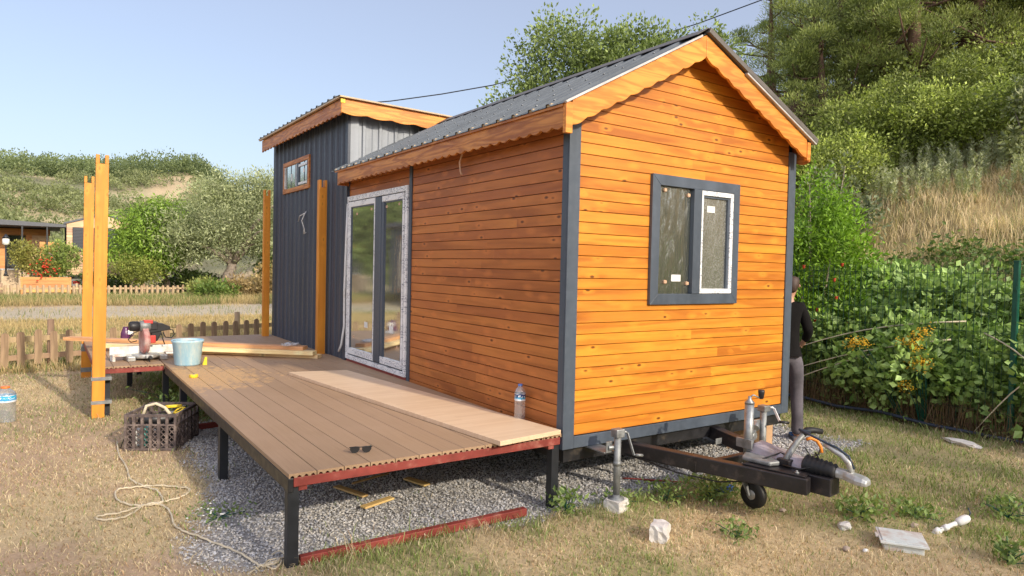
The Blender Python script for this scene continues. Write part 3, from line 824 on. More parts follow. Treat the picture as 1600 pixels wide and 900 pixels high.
# yellow ragwort
t = thing('ragwort_plant', 'yellow flowering weed in front of the bramble hedge', 'flowers', (4.85, -.12, 0))
mb = MB(); fb = MB()
for (yy, zz) in [(-.05, .98), (-.12, 1.05), (.02, .90), (-.02, .86), (.07, .92), (.62, .86), (.52, .84), (.68, .83), (-.07, .72), (-.03, .66), (-.12, .70), (.05, .45)]:
    mb.tube([(4.9, -.05 + (yy + .05) * .3, 0), (4.88, yy * .6, zz * .5), (4.72, yy, zz)], [.006, .005, .003], 5)
    for k in range(46):
        fb.lathe([(.002, 0), (.011, .004), (.003, .009)], (4.70 + random.gauss(0, .03), yy + random.gauss(0, .045), zz + random.gauss(0, .028)), 5)
mb.build('stem', M['green_metal'], t); fb.build('blossoms', M['flower_yellow'], t)

# tall dry grass and silvery weeds on the bank
def bank_grass():
    x, y, d = polar(110000, 8.6, 18, 46, 84, 1.)
    n = fbm(x, y, .8, 66)
    keep = (x > 6.9 + (fbm(x, y, .7, 67) - .5) * 2.2) & (x < 13.8) & (RNG.uniform(0, 1, len(x)) < .25 + sstep(n, .35, .6))
    x, y = x[keep], y[keep]; N = len(x)
    hgt = RNG.uniform(.08, .34, N) * (.6 + .7 * fbm(x, y, .9, 68)); wid = RNG.uniform(.006, .012, N)
    g = (RNG.uniform(0, 1, N) < .25 * sstep(fbm(x, y, .8, 69), .4, .6) + .05)[:, None]
    c = np.where(g, np.array([.34, .37, .17]), np.array([.84, .67, .43])) * RNG.uniform(.65, 1.15, (N, 1))
    o = blades('dry_grass', np.stack([x, y, height(x, y)], -1), hgt, wid, RNG.uniform(.1, 1.3, N), c)
    tag(o, 'tall straw coloured grass on the bank above the hedge', 'grass')
    x, y, d = polar(1000, 12., 18, 56, 76, 1.)
    xx = 11.7 + (fbm(x, y, .5, 12) - .5) * 2
    keep = (np.abs(x - xx) < 1.2) ; x, y = x[keep], y[keep]; N = len(x)
    sets = []
    per = 70; P0 = np.repeat(np.stack([x, y, height(x, y)], -1), per, 0); u = np.tile(np.linspace(.1, 1, per), N)
    hh = np.repeat(RNG.uniform(.3, .75, N), per); az = np.repeat(RNG.uniform(0, 2 * pi, N), per); ln = np.repeat(RNG.uniform(0, .3, N), per)
    P = P0 + np.stack([np.cos(az) * u * hh * ln, np.sin(az) * u * hh * ln, u * hh], -1)
    a = RNG.uniform(0, 2 * pi, len(P)); D = np.stack([np.cos(a), np.sin(a), RNG.uniform(.6, 1.4, len(P))], -1)
    t_ = RNG.uniform(0, 1, (len(P), 1)); col = np.array([.30, .34, .18]) * t_ + np.array([.54, .55, .36]) * (1 - t_)
    o = leaf_obj('silvery_weeds', [leaves(P, D, RNG.uniform(.05, .10, len(P)), .28, col)])
    tag(o, 'silvery green upright weeds along the top of the dry grass', 'weeds', kind='stuff')
    # low green ground cover between hedge and dry grass
    x, y, d = polar(3000, 8.3, 13.5, 46, 86, 1.)
    keep = (x > 6.6) & (x < 8.6 + (fbm(x, y, .6, 77) - .5) * 3.5); x, y = x[keep], y[keep]; N = len(x); per = 26
    P = np.repeat(np.stack([x, y, height(x, y) + .1], -1), per, 0) + RNG.normal(0, .13, (N * per, 3)); a = RNG.uniform(0, 2 * pi, N * per)
    D = np.stack([np.cos(a), np.sin(a), RNG.uniform(.1, .9, N * per)], -1); t_ = (np.repeat(RNG.uniform(0, 1, N), per) * .6 + RNG.uniform(0, .4, N * per))[:, None]
    col = np.array([.06, .11, .03]) * (1 - t_) + np.array([.23, .32, .09]) * t_
    o = leaf_obj('ground_cover', [leaves(P, D, RNG.uniform(.05, .11, N * per), .6, col)])
    tag(o, 'low green creepers covering the foot of the bank', 'creepers', kind='stuff')
    # dark dry stems below the hedge
    x = RNG.uniform(4.85, 5.7, 9000); y = RNG.uniform(-4, 3.5, 9000); N = 9000
    c = np.array([.30, .20, .11]) * RNG.uniform(.3, 1.1, (N, 1))
    o = blades('hedge_straw', np.stack([x, y, height(x, y)], -1), RNG.uniform(.1, .5, N), RNG.uniform(.004, .008, N), RNG.uniform(0, 1.2, N), c)
    tag(o, 'brown dry stems at the foot of the bramble hedge', 'dry stems')
bank_grass()

# leafy weeds in front of the trailer and elsewhere
def weed(x, y, n, r, h, size, label, c1=(.11, .18, .05), c2=(.32, .42, .14)):
    t = thing('green_weed', label, 'weed', (x, y, H1(x, y)))
    P = np.stack([RNG.normal(0, r, n), RNG.normal(0, r, n), RNG.uniform(.0, h, n)], -1); a = RNG.uniform(0, 2 * pi, n)
    D = np.stack([np.cos(a), np.sin(a), RNG.uniform(.2, 1.3, n)], -1); tt = RNG.uniform(0, 1, (n, 1))
    leaf_obj('foliage', [leaves(P, D, RNG.uniform(.6, 1.3, n) * size, .42, np.array(c1) * (1 - tt) + np.array(c2) * tt)], parent=t)
    mb = MB()
    for k in range(12):
        p = P[RNG.integers(n)]; mb.tube([(0, 0, 0), (p[0] * .5, p[1] * .5, p[2] * .6), tuple(p)], [.004, .003, .002], 4)
    mb.build('stem', M['green_metal'], t, local=True)
for a in [(1.02, -.42, 420, .11, .16, .045, 'bushy green weed under the trailer drawbar, left of the jockey wheel'),
          (.72, -.28, 200, .08, .12, .040, 'small green weed at the gravel edge right of the corner jack'),
          (.42, -.12, 160, .07, .08, .035, 'low weed just behind the stone under the corner jack'),
          (.62, -.95, 200, .06, .09, .035, 'green weed in the grass between the concrete block and the drawbar'),
          (1.62, -1.15, 240, .10, .10, .05, 'broad leaved weed behind the square plastic cover'),
          (1.95, -1.35, 160, .07, .08, .05, 'dark weed beside the white pipe'),
          (1.62, -2.02, 130, .05, .14, .05, 'thistly weed at the bottom right corner'),
          (2.5, -1.7, 200, .09, .14, .045, 'green weed at the right edge of the yard'),
          (-1.62, 4.9, 420, .18, .22, .05, 'green weed in the shade under the rear deck'),
          (-1.70, 4.0, 360, .12, .26, .05, 'green weed growing between the crate and the deck legs'),
          (-.05, -.10, 150, .05, .16, .05, 'grass tuft round the right front deck leg'),
          (-1.98, .95, 160, .10, .06, .03, 'low daisy weed at the left edge of the gravel')]:
    weed(*a)
t = thing('daisy_patch', 'small white daisies by the left edge of the gravel', 'flowers', (-2.0, .95, 0))
mb = MB()
for k in range(17):
    x, y = -2.0 + random.gauss(0, .07), .9 + random.gauss(0, .10); mb.lathe([(.002, 0), (.009, .002), (.002, .006)], (x, y, .055 + random.uniform(0, .02)), 7)
mb.each('flower_head', M['white_label'], t)

# --- left middle distance trees
OL1, OL2 = (.17, .21, .10), (.56, .60, .35)
def olive(x, y, label, blobs, n, lean, th, tr, seed):
    random.seed(seed)
    return tree('olive_tree', label, 'tree', x, y, blobs, n, 90, .13, .30, OL1, OL2, th, tr, 'bark_olive', 'olive trees beyond the lane', lean, 9, .06, .45, .35)
olive(3.75, 28.9, 'big old olive tree with a thick split trunk, left of the dark annex', [(0, 0, 3.4, 2.5, 2.0, 1.5), (1.3, .2, 2.6, 1.8, 1.6, 1.2), (-1.5, .3, 2.8, 1.7, 1.5, 1.1), (.6, 0, 4.6, 1.2, 1.1, .9), (-.3, 0, 4.7, .7, .7, 1.0), (1.6, 0, 5.0, .8, .8, .9), (-1.6, 0, 2.3, 1.2, 1., .7)], 400, (.25, 0), 1.5, .28, 3)
olive(1.9, 31.2, 'shorter olive tree with a forked pale trunk beside the green fruit tree', [(0, 0, 2.3, 1.3, 1.2, 1.0), (.9, 0, 2.8, 1.1, 1., 1.), (-.3, 0, 3.0, .9, .9, .9)], 180, (-.4, 0), 1.1, .14, 4)
olive(6.3, 31, 'olive tree partly hidden by the dark annex', [(0, 0, 3.0, 1.9, 1.6, 1.6), (-.3, 0, 4.3, 1.2, 1.2, 1.1)], 220, (0, 0), 1.5, .2, 5)
olive(9.5, 36, 'rear olive tree behind the annex corner', [(0, 0, 3.2, 2.4, 2., 1.8)], 150, (0, 0), 1.5, .2, 6)
PE1, PE2 = (.09, .17, .03), (.34, .50, .08)
random.seed(9)
tree('peach_tree', 'bright green fruit tree with drooping leaves by the grey cabin', 'tree', .50, 29.8,
     [(0, 0, 2.5, 1.4, 1.2, 1.2), (.8, 0, 3.3, 1.1, 1., .9), (1.0, 0, 2.2, 1.2, 1., .9), (.1, 0, 1.6, 1.0, .9, .6)], 260, 80, .16, .3, PE1, PE2, 1.0, .1, 'bark_olive', crad=.4, shell=.3, up=0., droop=.6)
tree('fruit_tree', 'small yellow green fruit tree in front of the grey cabin', 'tree', .1, 28.9,
     [(0, 0, 1.2, .7, .5, .45), (.5, 0, 1.1, .5, .5, .4)], 80, 60, .10, .4, (.13, .17, .04), (.42, .45, .12), .7, .05, 'bark_olive', crad=.3)
tree('ornamental_tree', 'young tree with pale green leaves behind the orange planter', 'tree', -2.3, 30.6,
     [(0, 0, 1.55, .7, .6, .55), (-.4, 0, 1.2, .5, .5, .4)], 80, 60, .10, .45, (.13, .20, .04), (.40, .48, .14), .8, .04, 'bark_olive', crad=.25)
t = tree('ornamental_tree', 'young tree with reddish flowers behind the left end of the orange planter', 'tree', -3.3, 30.4,
     [(0, 0, 1.4, .6, .5, .5), (-.4, 0, 1.7, .4, .4, .4), (.5, 0, 1.1, .4, .4, .3)], 70, 60, .10, .45, (.16, .19, .04), (.46, .42, .13), .7, .04, 'bark_olive', crad=.25)
mb = MB()
for k in range(50): mb.lathe([(.01, 0), (.05, .03), (.01, .06)], (random.gauss(.35, .25), -.45 + random.gauss(0, .1), 1.15 + random.gauss(0, .2)), 5)
mb.build('blossoms', M['flower_red'], t, local=True)
for i, (x, y, r, h, lb) in enumerate([(2.9, 26.9, .8, .5, 'low leafy bush at the foot of the olive by the lane'), (4.6, 27.4, 1.2, .8, 'dry brown bush right of the olive trunk'), (2.6, 28.1, .5, .6, 'yellow green bush left of the olive trunk'),
                                       (5.7, 27.6, .8, 1.6, 'tall straw coloured bush beside the rear pergola post'), (-.4, 33.2, 1.2, 1.0, 'dark bush under the grey cabin and fruit tree'), (6.5, 29., 1.3, 1.6, 'green bush hidden behind the annex corner'), (2.6, 31.5, 1.6, 1.0, 'dark green bush behind the olive trunks')]):
    cc = [((.06, .12, .03), (.24, .32, .08)), ((.20, .14, .06), (.45, .33, .16)), ((.12, .16, .04), (.40, .42, .14)), ((.30, .24, .10), (.62, .50, .26)), ((.04, .08, .02), (.15, .22, .06)), ((.06, .11, .03), (.22, .30, .08)), ((.05, .09, .02), (.16, .22, .07))][i]
    bush('garden_bush', lb, x, y, r, h, 90, 50, .13, cc[0], cc[1], crad=.3)

# --- far hill woods: reads as one mass
def hill_woods():
    sets = []
    def clumps(x, y, r, h, per, c1, c2, sz):
        N = len(x); ci = np.repeat(np.arange(N), per)
        d = RNG.normal(0, 1, (N * per, 3)); d /= np.linalg.norm(d, axis=1, keepdims=True); d[:, 2] = np.abs(d[:, 2]) * 1.0 - .1
        P = np.stack([x, y, height(x, y)], -1)[ci] + d * np.stack([r[ci], r[ci], h[ci]], -1) * RNG.uniform(.7, 1.05, (N * per, 1))
        tt = np.clip(RNG.uniform(0, 1, N)[ci] * .6 + d[:, 2] * .35 + RNG.uniform(0, .3, N * per), 0, 1)[:, None]
        col = np.array(c1) * (1 - tt) + np.array(c2) * tt
        sets.append(leaves(P, d + RNG.normal(0, .5, d.shape) + np.array([0, 0, .3]), RNG.uniform(.6, 1.3, N * per) * sz, .7, col))
    def pts(n, d0, d1, h0, h1):
        d = np.sqrt(RNG.uniform(d0 ** 2, d1 ** 2, n)); h = np.radians(RNG.uniform(h0, h1, n)); return CX + d * np.sin(h), CY + d * np.cos(h), d, np.degrees(h)
    x, y, d, h = pts(1500, 128, 175, -8, 34)
    k = ~((h > 6.2) & (h < 9.6) & (d < 128) & (RNG.uniform(0, 1, len(h)) < .9)); x, y = x[k], y[k]; N = len(x)
    clumps(x, y, RNG.uniform(1.5, 2.8, N), RNG.uniform(2.6, 4.6, N), 130, (.07, .10, .05), (.21, .26, .115), .36)
    x, y, d, h = pts(1350, 62, 128, -8, 30); k = ~((h > 6.2) & (h < 9.6) & (d > 106) & (RNG.uniform(0, 1, len(h)) < .75)) & (RNG.uniform(0, 1, len(h)) < .12 + sstep(fbm(x, y, .07, 3), .42, .56)); x, y = x[k], y[k]; N = len(x)
    clumps(x, y, RNG.uniform(.9, 2.1, N), RNG.uniform(.9, 2.3, N), 120, (.11, .135, .07), (.29, .32, .15), .30)
    o = leaf_obj('hill_woods', sets, 'leaf'); tag(o, 'pine woods and scrub covering the far hill on the left', 'woods', kind='stuff')
    sets.clear()
    # wooded slope west and south of the plot (seen in the glass, and shading the foreground)
    x, y, d, h = pts(500, 50, 110, -70, -9); N = len(x)
    clumps(x, y, RNG.uniform(1.5, 3.5, N), RNG.uniform(2., 5., N), 40, (.06, .085, .03), (.20, .24, .09), .9)
    o = leaf_obj('west_woods', sets, 'leaf'); tag(o, 'woods on the slope left of the view', 'woods', kind='stuff')
    sets.clear()
    xs = np.linspace(-16, 10, 24) + RNG.uniform(-.5, .5, 24); ys = -21.5 + RNG.uniform(-1.2, 1.2, 24)  # unseen leaf crowns, thinned so that they half shade the foreground
    for x0, y0 in zip(xs, ys):
        tt = 5.2 + 5.6 * (.86 + .14 * random.random())
        S, _ = crown([(x0, y0, 5.6, 1.7, 1.4, 5.4)], 70, 7, .5, .7, (.05, .08, .03), (.17, .21, .07), 1.1, .0)
        sets.append(S)
    o = leaf_obj('shade_trees', sets, 'leaf'); tag(o, 'row of thinned tree crowns behind the viewer, unseen, put in for shade', 'trees', kind='stuff')
hill_woods()
# ------------------------------------------------------------------ the tiny house
random.seed(21)
W_, RX, RZ, SLL, SLR = 2.5, 1.15, 3.37, .535, .455           # width, ridge x, ridge z, slope
YB0, YB1 = 4.03, 7.17                          # annex block
house = thing('tiny_house', 'varnished orange timber tiny house on a trailer with a dark grey annex', 'tiny house', (0, 0, 0))
def rz_(x): return RZ - (SLL * (RX - x) if x < RX else SLR * (x - RX))
PITCH = .0765
def planks(mb, u0, u1, z0, z1, put, clip=None, gap=.0019, holes=()):
    """horizontal boards; put(u,z,depth)->point ; clip(z)->(umin,umax) ; holes = [(u0,u1,z0,z1)]"""
    z = z0
    while z < z1 - .004:
        a, b = z + gap * .5, min(z + PITCH, z1) - gap * .5
        spans = [(u0, u1)]
        for h in holes:
            if b > h[2] and a < h[3]:
                ns = []
                for s in spans:
                    if h[0] > s[0]: ns.append((s[0], min(s[1], h[0])))
                    if h[1] < s[1]: ns.append((max(s[0], h[1]), s[1]))
                spans = [s for s in ns if s[1] - s[0] > .01]
        t0 = tone()
        for s in spans:
            c0, c1 = (clip(a), clip(b)) if clip else ((-9, 9), (-9, 9))
            al, ar = max(s[0], c0[0]), min(s[1], c0[1]); bl, br = max(s[0], c1[0]), min(s[1], c1[1])
            if ar - al < .02: continue
            if br - bl < .005: bl = br = (bl + br) / 2
            # the boards are in random lengths, butted
            cuts = [al]
            while random.random() < .62 and ar - cuts[-1] > 1.1:
                c = cuts[-1] + random.uniform(.5, 1.4)
                if c > ar - .4: break
                cuts.append(c)
            cuts.append(ar)
            ch = .0022
            for i in range(len(cuts) - 1):
                l, r = cuts[i], cuts[i + 1]; lb = bl if i == 0 else l; rb = br if i == len(cuts) - 2 else r
                lb = max(lb, bl); rb = min(rb, br)
                if rb < lb: lb = rb = (lb + rb) / 2
                vs = [put(l, a, .014), put(r, a, .014), put(r, a + ch, 0), put(l, a + ch, 0), put(lb, b - ch, 0), put(rb, b - ch, 0), put(rb, b, .014), put(lb, b, .014)]
                fs = [(0, 1, 2, 3), (3, 2, 5, 4), (4, 5, 6, 7), (0, 3, 4, 7), (1, 6, 5, 2)]
                mb.add(vs, fs, min(1, max(0, t0 + random.uniform(-.25, .25))))
        z += PITCH
# core so that no gap is see-through
mb = MB()
mb.prism([(.015, .016, .40), (2.485, .016, .40), (2.485, .016, rz_(2.485) - .02), (RX, .016, RZ - .02), (.015, .016, rz_(.015) - .02)], (0, 4.0, 0))
mb.build('wall_core', M['dark_inside'], house)
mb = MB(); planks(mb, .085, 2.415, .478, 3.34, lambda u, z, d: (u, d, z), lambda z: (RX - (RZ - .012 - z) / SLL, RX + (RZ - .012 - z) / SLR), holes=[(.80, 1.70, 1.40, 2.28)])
mb.build('gable_wall', M['cladding_front'], house, recalc=False)
mb = MB(); planks(mb, .06, 2.355, .452, 2.66, lambda u, z, d: (d, u, z)); 
planks(mb, 2.415, 3.985, 2.38, 2.66, lambda u, z, d: (d, u, z)); planks(mb, 2.415, 3.985, .452, .53, lambda u, z, d: (d, u, z))
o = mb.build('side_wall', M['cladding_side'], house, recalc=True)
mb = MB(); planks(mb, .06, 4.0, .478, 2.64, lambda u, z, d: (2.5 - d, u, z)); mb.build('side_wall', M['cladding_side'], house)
# trims
mb = MB()
mb.box((-.012, -.012, .392), (.085, 0.002, 2.66)); mb.box((-.0125, .0025, .392), (-.001, .06, 2.66))
mb.build('corner_trim', M['trim'], house, .003)
mb = MB(); mb.box((2.415, -.012, .394), (2.512, .002, 2.66)); mb.box((2.501, .0025, .394), (2.513, .06, 2.66)); mb.build('corner_trim', M['trim'], house, .003)
MB().box((.0855, -.011, .393), (2.4145, .004, .474)).build('skirt_trim', M['trim'], house, .003)
MB().box((-.012, 2.357, .50), (.012, 2.412, 2.66)).build('wall_strip', M['trim'], house, .002)
MB().box((-.010, 3.988, .45), (.012, 4.028, 2.66)).build('wall_strip', M['trim'], house, .002)
# annex block
def corr(mb, o, run, fall, length, fall_len, nrm, h=.018, prof=((0, 0), (.070, 0), (.076, .25), (.082, 0), (.145, 0), (.157, 1), (.188, 1), (.2, 0)), top=None):
    o = Vector(o); run = Vector(run); fall = Vector(fall); nrm = Vector(nrm); pts = []; s = 0
    while s < length:
        for a, b in prof:
            if s + a <= length and (not pts or s + a > pts[-1][0]): pts.append((s + a, b * h))
        s += .2
    if pts[-1][0] < length: pts.append((length, 0))
    vs = []
    for a, b in pts: vs.append(o + run * a + nrm * b)
    for a, b in pts:
        fl = fall_len if top is None else top(a)
        vs.append(o + run * a + nrm * b + fall * fl)
    n = len(pts)
    mb.add(vs, [(i, i + 1, n + i + 1, n + i) for i in range(n - 1)], .5)
def btop(x): return 3.49 - .022 * x       # block roof height along x
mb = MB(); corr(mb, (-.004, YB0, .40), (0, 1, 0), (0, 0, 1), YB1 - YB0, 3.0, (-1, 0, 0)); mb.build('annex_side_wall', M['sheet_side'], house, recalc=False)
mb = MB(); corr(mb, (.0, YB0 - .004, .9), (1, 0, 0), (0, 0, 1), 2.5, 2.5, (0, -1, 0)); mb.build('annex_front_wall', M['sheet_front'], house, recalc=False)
MB().box((-.028, YB0 - .03, .40), (.105, YB0 - .006, 3.38)).box((-.03, YB0 - .029, .40), (-.008, YB0 + .05, 3.38)).build('annex_corner_flashing', M['sheet_side'], house, .003)
MB().box((.0, YB0 - .036, 2.5), (.10, YB0 - .031, 3.38)).build('pale_corner_flashing', M['sheet_front'], house)
MB().box((.01, YB0 + .01, .41), (2.49, YB1, 3.42)).build('annex_core', M['sheet_side'], house)
mb = MB(); corr(mb, (-.20, YB0 - .20, 3.478), (0, 1, 0), (1, 0, -.022), YB1 - YB0 + .35, 2.9, (0, 0, 1), .022)
o = mb.build('annex_roof', M['roof'], house, recalc=False); md = o.modifiers.new('s', 'SOLIDIFY'); md.thickness = .002
mb = MB(); mb.bar((-.19, YB0 - .185, 3.471), (2.7, YB0 - .185, 3.407), .045, .016); mb.bar((-.185, YB0 - .16, 3.462), (-.185, YB1 + .12, 3.462), .03, .02)
mb.build('roof_edge', M['flash_beige'], house)
def scallop(p0, p1, down, h, amp=.012, per=.14, n=None, taper=None):
    """front outline of a valance board: straight top p0->p1, waved lower edge"""
    p0 = Vector(p0); p1 = Vector(p1); down = Vector(down); L = (p1 - p0).length; k = max(8, int(L / per) * 8)
    low = []
    for i in range(k + 1):
        u = i / k; hh = h if taper is None else h + (taper - h) * u
        low.append(p0.lerp(p1, u) + down * (hh + amp * (abs(sin(pi * u * L / per)) - .5)))
    return [p0, p1] + low[::-1]
mb = MB(); mb.prism(scallop((-.16, YB0 - .17, 3.460), (2.6, YB0 - .17, 3.40), (0, 0, -1), .165, .02, .30), (0, .022, 0)); mb.build('annex_fascia', M['board_front'], house, .003)
mb = MB(); mb.prism(scallop((-.165, YB0 - .165, 3.448), (-.165, YB1 + .06, 3.448), (0, 0, -1), .16, .024, .15), (.022, 0, 0)); mb.build('annex_fascia', M['board_side'], house, .003)
MB().box((-.172, YB0 - .178, 3.405), (-.12, YB0 - .166, 3.452)).build('foam_end', M['yellow'], house, .004)
# annex window
aw = MB()
x0, y0, y1, z0, z1 = -.035, 5.38, 6.56, 2.60, 3.04
aw.box((x0, y0, z0), (.0, y1, z0 + .06)); aw.box((x0, y0, z1 - .06), (.0, y1, z1)); aw.box((x0 + .001, y0, z0 + .06), (0, y0 + .06, z1 - .06)); aw.box((x0 + .001, y1 - .06, z0 + .06), (0, y1, z1 - .06))
aw = aw.build('annex_window', M['board_side'], house, .003)
MB().box((-.020, y0 + .06, z0 + .06), (-.012, y1 - .06, z1 - .06)).build('pane', M['small_glass'], aw)
MB().box((-.030, 5.83, z0 + .061), (-.021, 5.93, z1 - .061)).box((-.030, y0 + .061, z0 + .061), (-.021, y0 + .095, z1 - .061)).build('mullion', M['trim'], aw)
mb = MB(); mb.box((-.034, 5.47, z1 - .12), (-.024, 5.83, z1 - .09)).box((-.034, 5.47, z0 + .075), (-.024, 5.83, z0 + .105)).box((-.034, 5.93, z0 + .07), (-.024, 5.95, z1 - .07)).box((-.034, 6.46, z0 + .07), (-.024, 6.48, z1 - .07))
mb.each('sash', M['film'], aw)
MB().box((-.0225, 5.60, 2.83), (-.0212, 5.66, 2.88)).box((-.0225, 6.15, 2.76), (-.0212, 6.20, 2.86)).each('sticker', M['white_label'], aw)
# annex rear and right faces
MB().box((2.491, YB0 + .01, .42), (2.5, YB1, 3.40)).build('annex_rear_sheet', M['sheet_side'], house)

# main roof
def slope_sheet(side):
    mb = MB()
    if side < 0: o = (RX, -.145, RZ); f = Vector((-1, 0, -SLL)); L = RX + .17; n = (-SLL, 0, 1)
    else: o = (RX, -.145, RZ); f = Vector((1, 0, -SLR)); L = 2.57 - RX; n = (SLR, 0, 1)
    corr(mb, o, (0, 1, 0), f, 4.32 if side < 0 else 4.15, L, Vector(n).normalized(), .019)
    ob = mb.build('roof_sheet', M['roof'], house, recalc=False)
    if side < 0:
        pl = MB()
        for k in range(21): pl.box((-.166, -.145 + k * .2 + .150, rz_(-.166) - .001), (-.11, -.145 + k * .2 + .192, rz_(-.166) + .021))
        pl.each('rib_filler', M['flash_beige'], house); md = ob.modifiers.new('s', 'SOLIDIFY'); md.thickness = .002
    # screws with washers
    sc = MB()
    for u in (.06, .36, .66, .96, 1.26):
        for k in range(21):
            y = -.145 + .1725 + k * .2
            if y > 4.0: break
            q = Vector(o) + f * u + Vector((0, y + .145, 0)) + Vector(n).normalized() * .019
            sc.lathe([(.010, 0), (.010, .004), (.004, .009)], q, 6)
    sc.each('screw', M['galv'], ob) if side < 0 else None
slope_sheet(-1); slope_sheet(1)
mb = MB(); mb.prism([(RX - .12, -.16, rz_(RX - .12) + .026), (RX, -.16, RZ + .034), (RX + .12, -.16, rz_(RX + .12) + .026), (RX + .12, -.16, rz_(RX + .12) + .03), (RX, -.16, RZ + .039), (RX - .12, -.16, rz_(RX - .12) + .03)], (0, 4.25, 0))
mb.build('ridge_cap', M['flash_brown'], house)
# soffit boards under the overhangs
mb = MB(); mb.prism([(-.165, -.12, rz_(-.165) - .006), (RX, -.12, RZ - .006), (RX, -.12, RZ - .022), (-.165, -.12, rz_(-.165) - .022)], (0, 4.15, 0)); mb.prism([(2.55, -.12, rz_(2.55) - .006), (RX + .001, -.12, RZ - .006), (RX + .001, -.12, RZ - .022), (2.55, -.12, rz_(2.55) - .022)], (0, 4.15, 0))
mb.build('soffit', M['board_side'], house)
# verge flashings and bargeboards
mb = MB(); mb.bar((-.165, -.150, rz_(-.165) + .001), (RX - .06, -.150, rz_(RX - .06) + .001), .02, .014); mb.build('verge_flashing', M['flash_pale'], house)
mb = MB(); mb.bar((RX, -.152, RZ + .018), (2.565, -.152, rz_(2.565) + .018), .05, .040); mb.build('verge_flashing', M['flash_brown'], house, .003)
mb = MB(); mb.bar((RX + .45, -.158, rz_(RX + .45) - .010), (2.55, -.158, rz_(2.55) - .010), .03, .018); mb.build('verge_lining', M['flash_pale'], house)
mb = MB(); mb.prism(scallop((-.105, -.146, rz_(-.105) - .010), (RX - .0015, -.146, RZ - .012), (0, 0, -1), .165, .015, .143), (0, .024, 0)); mb.build('bargeboard', M['board_front'], house, .003)
mb = MB(); mb.prism(scallop((RX + .0015, -.146, RZ - .012), (2.452, -.146, rz_(2.452) - .022), (0, 0, -1), .165, .015, .143), (0, .024, 0)); mb.build('bargeboard', M['board_front'], house, .003)
MB().box((-.160, -.152, 2.475), (-.106, -.118, rz_(-.13) - .012)).build('bargeboard_end_block', M['board_front'], house, .003)
MB().box((2.454, -.152, 2.575), (2.500, -.118, rz_(2.50) - .026)).build('bargeboard_end_block', M['board_front'], house, .003)
mb = MB(); mb.prism(scallop((-.150, -.117, 2.668), (-.150, 3.96, 2.668), (0, 0, -1), .150, .020, .125), (.022, 0, 0)); mb.build('eave_fascia', M['board_side'], house, .003)
MB().box((-.150, 3.962, 2.50), (-.02, 3.984, 2.668)).build('eave_fascia_end', M['board_side'], house, .002)
mb = MB(); mb.prism(scallop((2.53, -.117, 2.715), (2.53, 4.0, 2.715), (0, 0, -1), .150, .020, .125), (.022, 0, 0)); mb.build('eave_fascia', M['board_side'], house, .003)

# gable window
wx0, wx1, wz0, wz1 = .757, 1.745, 1.363, 2.318; fw = .078
mb = MB(); y0 = -.026
mb.prism([(wx0, y0, wz0), (wx1, y0, wz0), (wx1 - fw, y0 - .004, wz0 + fw), (wx0 + fw, y0 - .004, wz0 + fw)], (0, .027, 0)); mb.prism([(wx0, y0, wz1), (wx1, y0, wz1), (wx1 - fw, y0 - .004, wz1 - fw), (wx0 + fw, y0 - .004, wz1 - fw)], (0, .027, 0))
mb.prism([(wx0, y0, wz0 + .001), (wx0, y0, wz1 - .001), (wx0 + fw, y0 - .004, wz1 - fw - .001), (wx0 + fw, y0 - .004, wz0 + fw + .001)], (0, .027, 0)); mb.prism([(wx1, y0, wz0 + .001), (wx1, y0, wz1 - .001), (wx1 - fw, y0 - .004, wz1 - fw - .001), (wx1 - fw, y0 - .004, wz0 + fw + .001)], (0, .027, 0))
win = mb.build('gable_window', M['trim'], house, .002)
MB().box((1.197, -.034, wz0 + fw + .001), (1.285, .012, wz1 - fw - .001)).build('mullion', M['trim'], win, .003)
MB().box((wx0 + fw + .001, .004, wz0 + fw + .001), (1.196, .012, wz1 - fw - .001)).build('pane', M['pane_film'], win)['label'] = 'pane under wrinkled film'
mb = MB(); sx0, sx1, sz0, sz1 = 1.287, wx1 - fw - .002, wz0 + fw + .003, wz1 - fw - .003; s = .036
mb.box((sx0, -.030, sz0), (sx1, .006, sz0 + s)); mb.box((sx0, -.030, sz1 - s), (sx1, .006, sz1)); mb.box((sx0, -.0295, sz0 + s), (sx0 + .022, .006, sz1 - s)); mb.box((sx1 - s, -.0295, sz0 + s), (sx1, .006, sz1 - s))
mb.build('sash', M['film'], win, .003)
mb = MB(); mb.box((sx0 + .0225, -.018, sz0 + s), (sx0 + .036, .004, sz1 - s)).box((sx1 - s - .022, -.018, sz0 + s), (sx1 - s - .0005, .004, sz1 - s)); mb.box((sx0 + .036, -.018, sz1 - s - .016), (sx1 - s - .022, .004, sz1 - s - .0005)); mb.build('glazing_bead', M['trim'], win)
MB().box((sx0 + .024, -.004, sz0 + s), (sx1 - s - .005, .003, sz1 - s)).build('pane', M['pane_dusty'], win)['label'] = 'dusty opening pane'
MB().box((1.005, .001, 1.535), (1.105, .003, 1.585)).box((1.375, -.008, 2.075), (1.465, -.005, 2.125)).each('sticker', M['white_label'], win)
mb = MB()
for (x, z) in ((.905, 2.21), (1.16, 2.19), (.93, 1.53), (1.17, 1.52)): mb.lathe([(.016, -.006), (.013, .0), (.004, .004)], (x, .002, z), 8, 'y'); mb.box((x - .013, -.012, z - .01), (x + .013, .003, z + .012))
mb.each('corner_clip', M['wire_cream'], win)

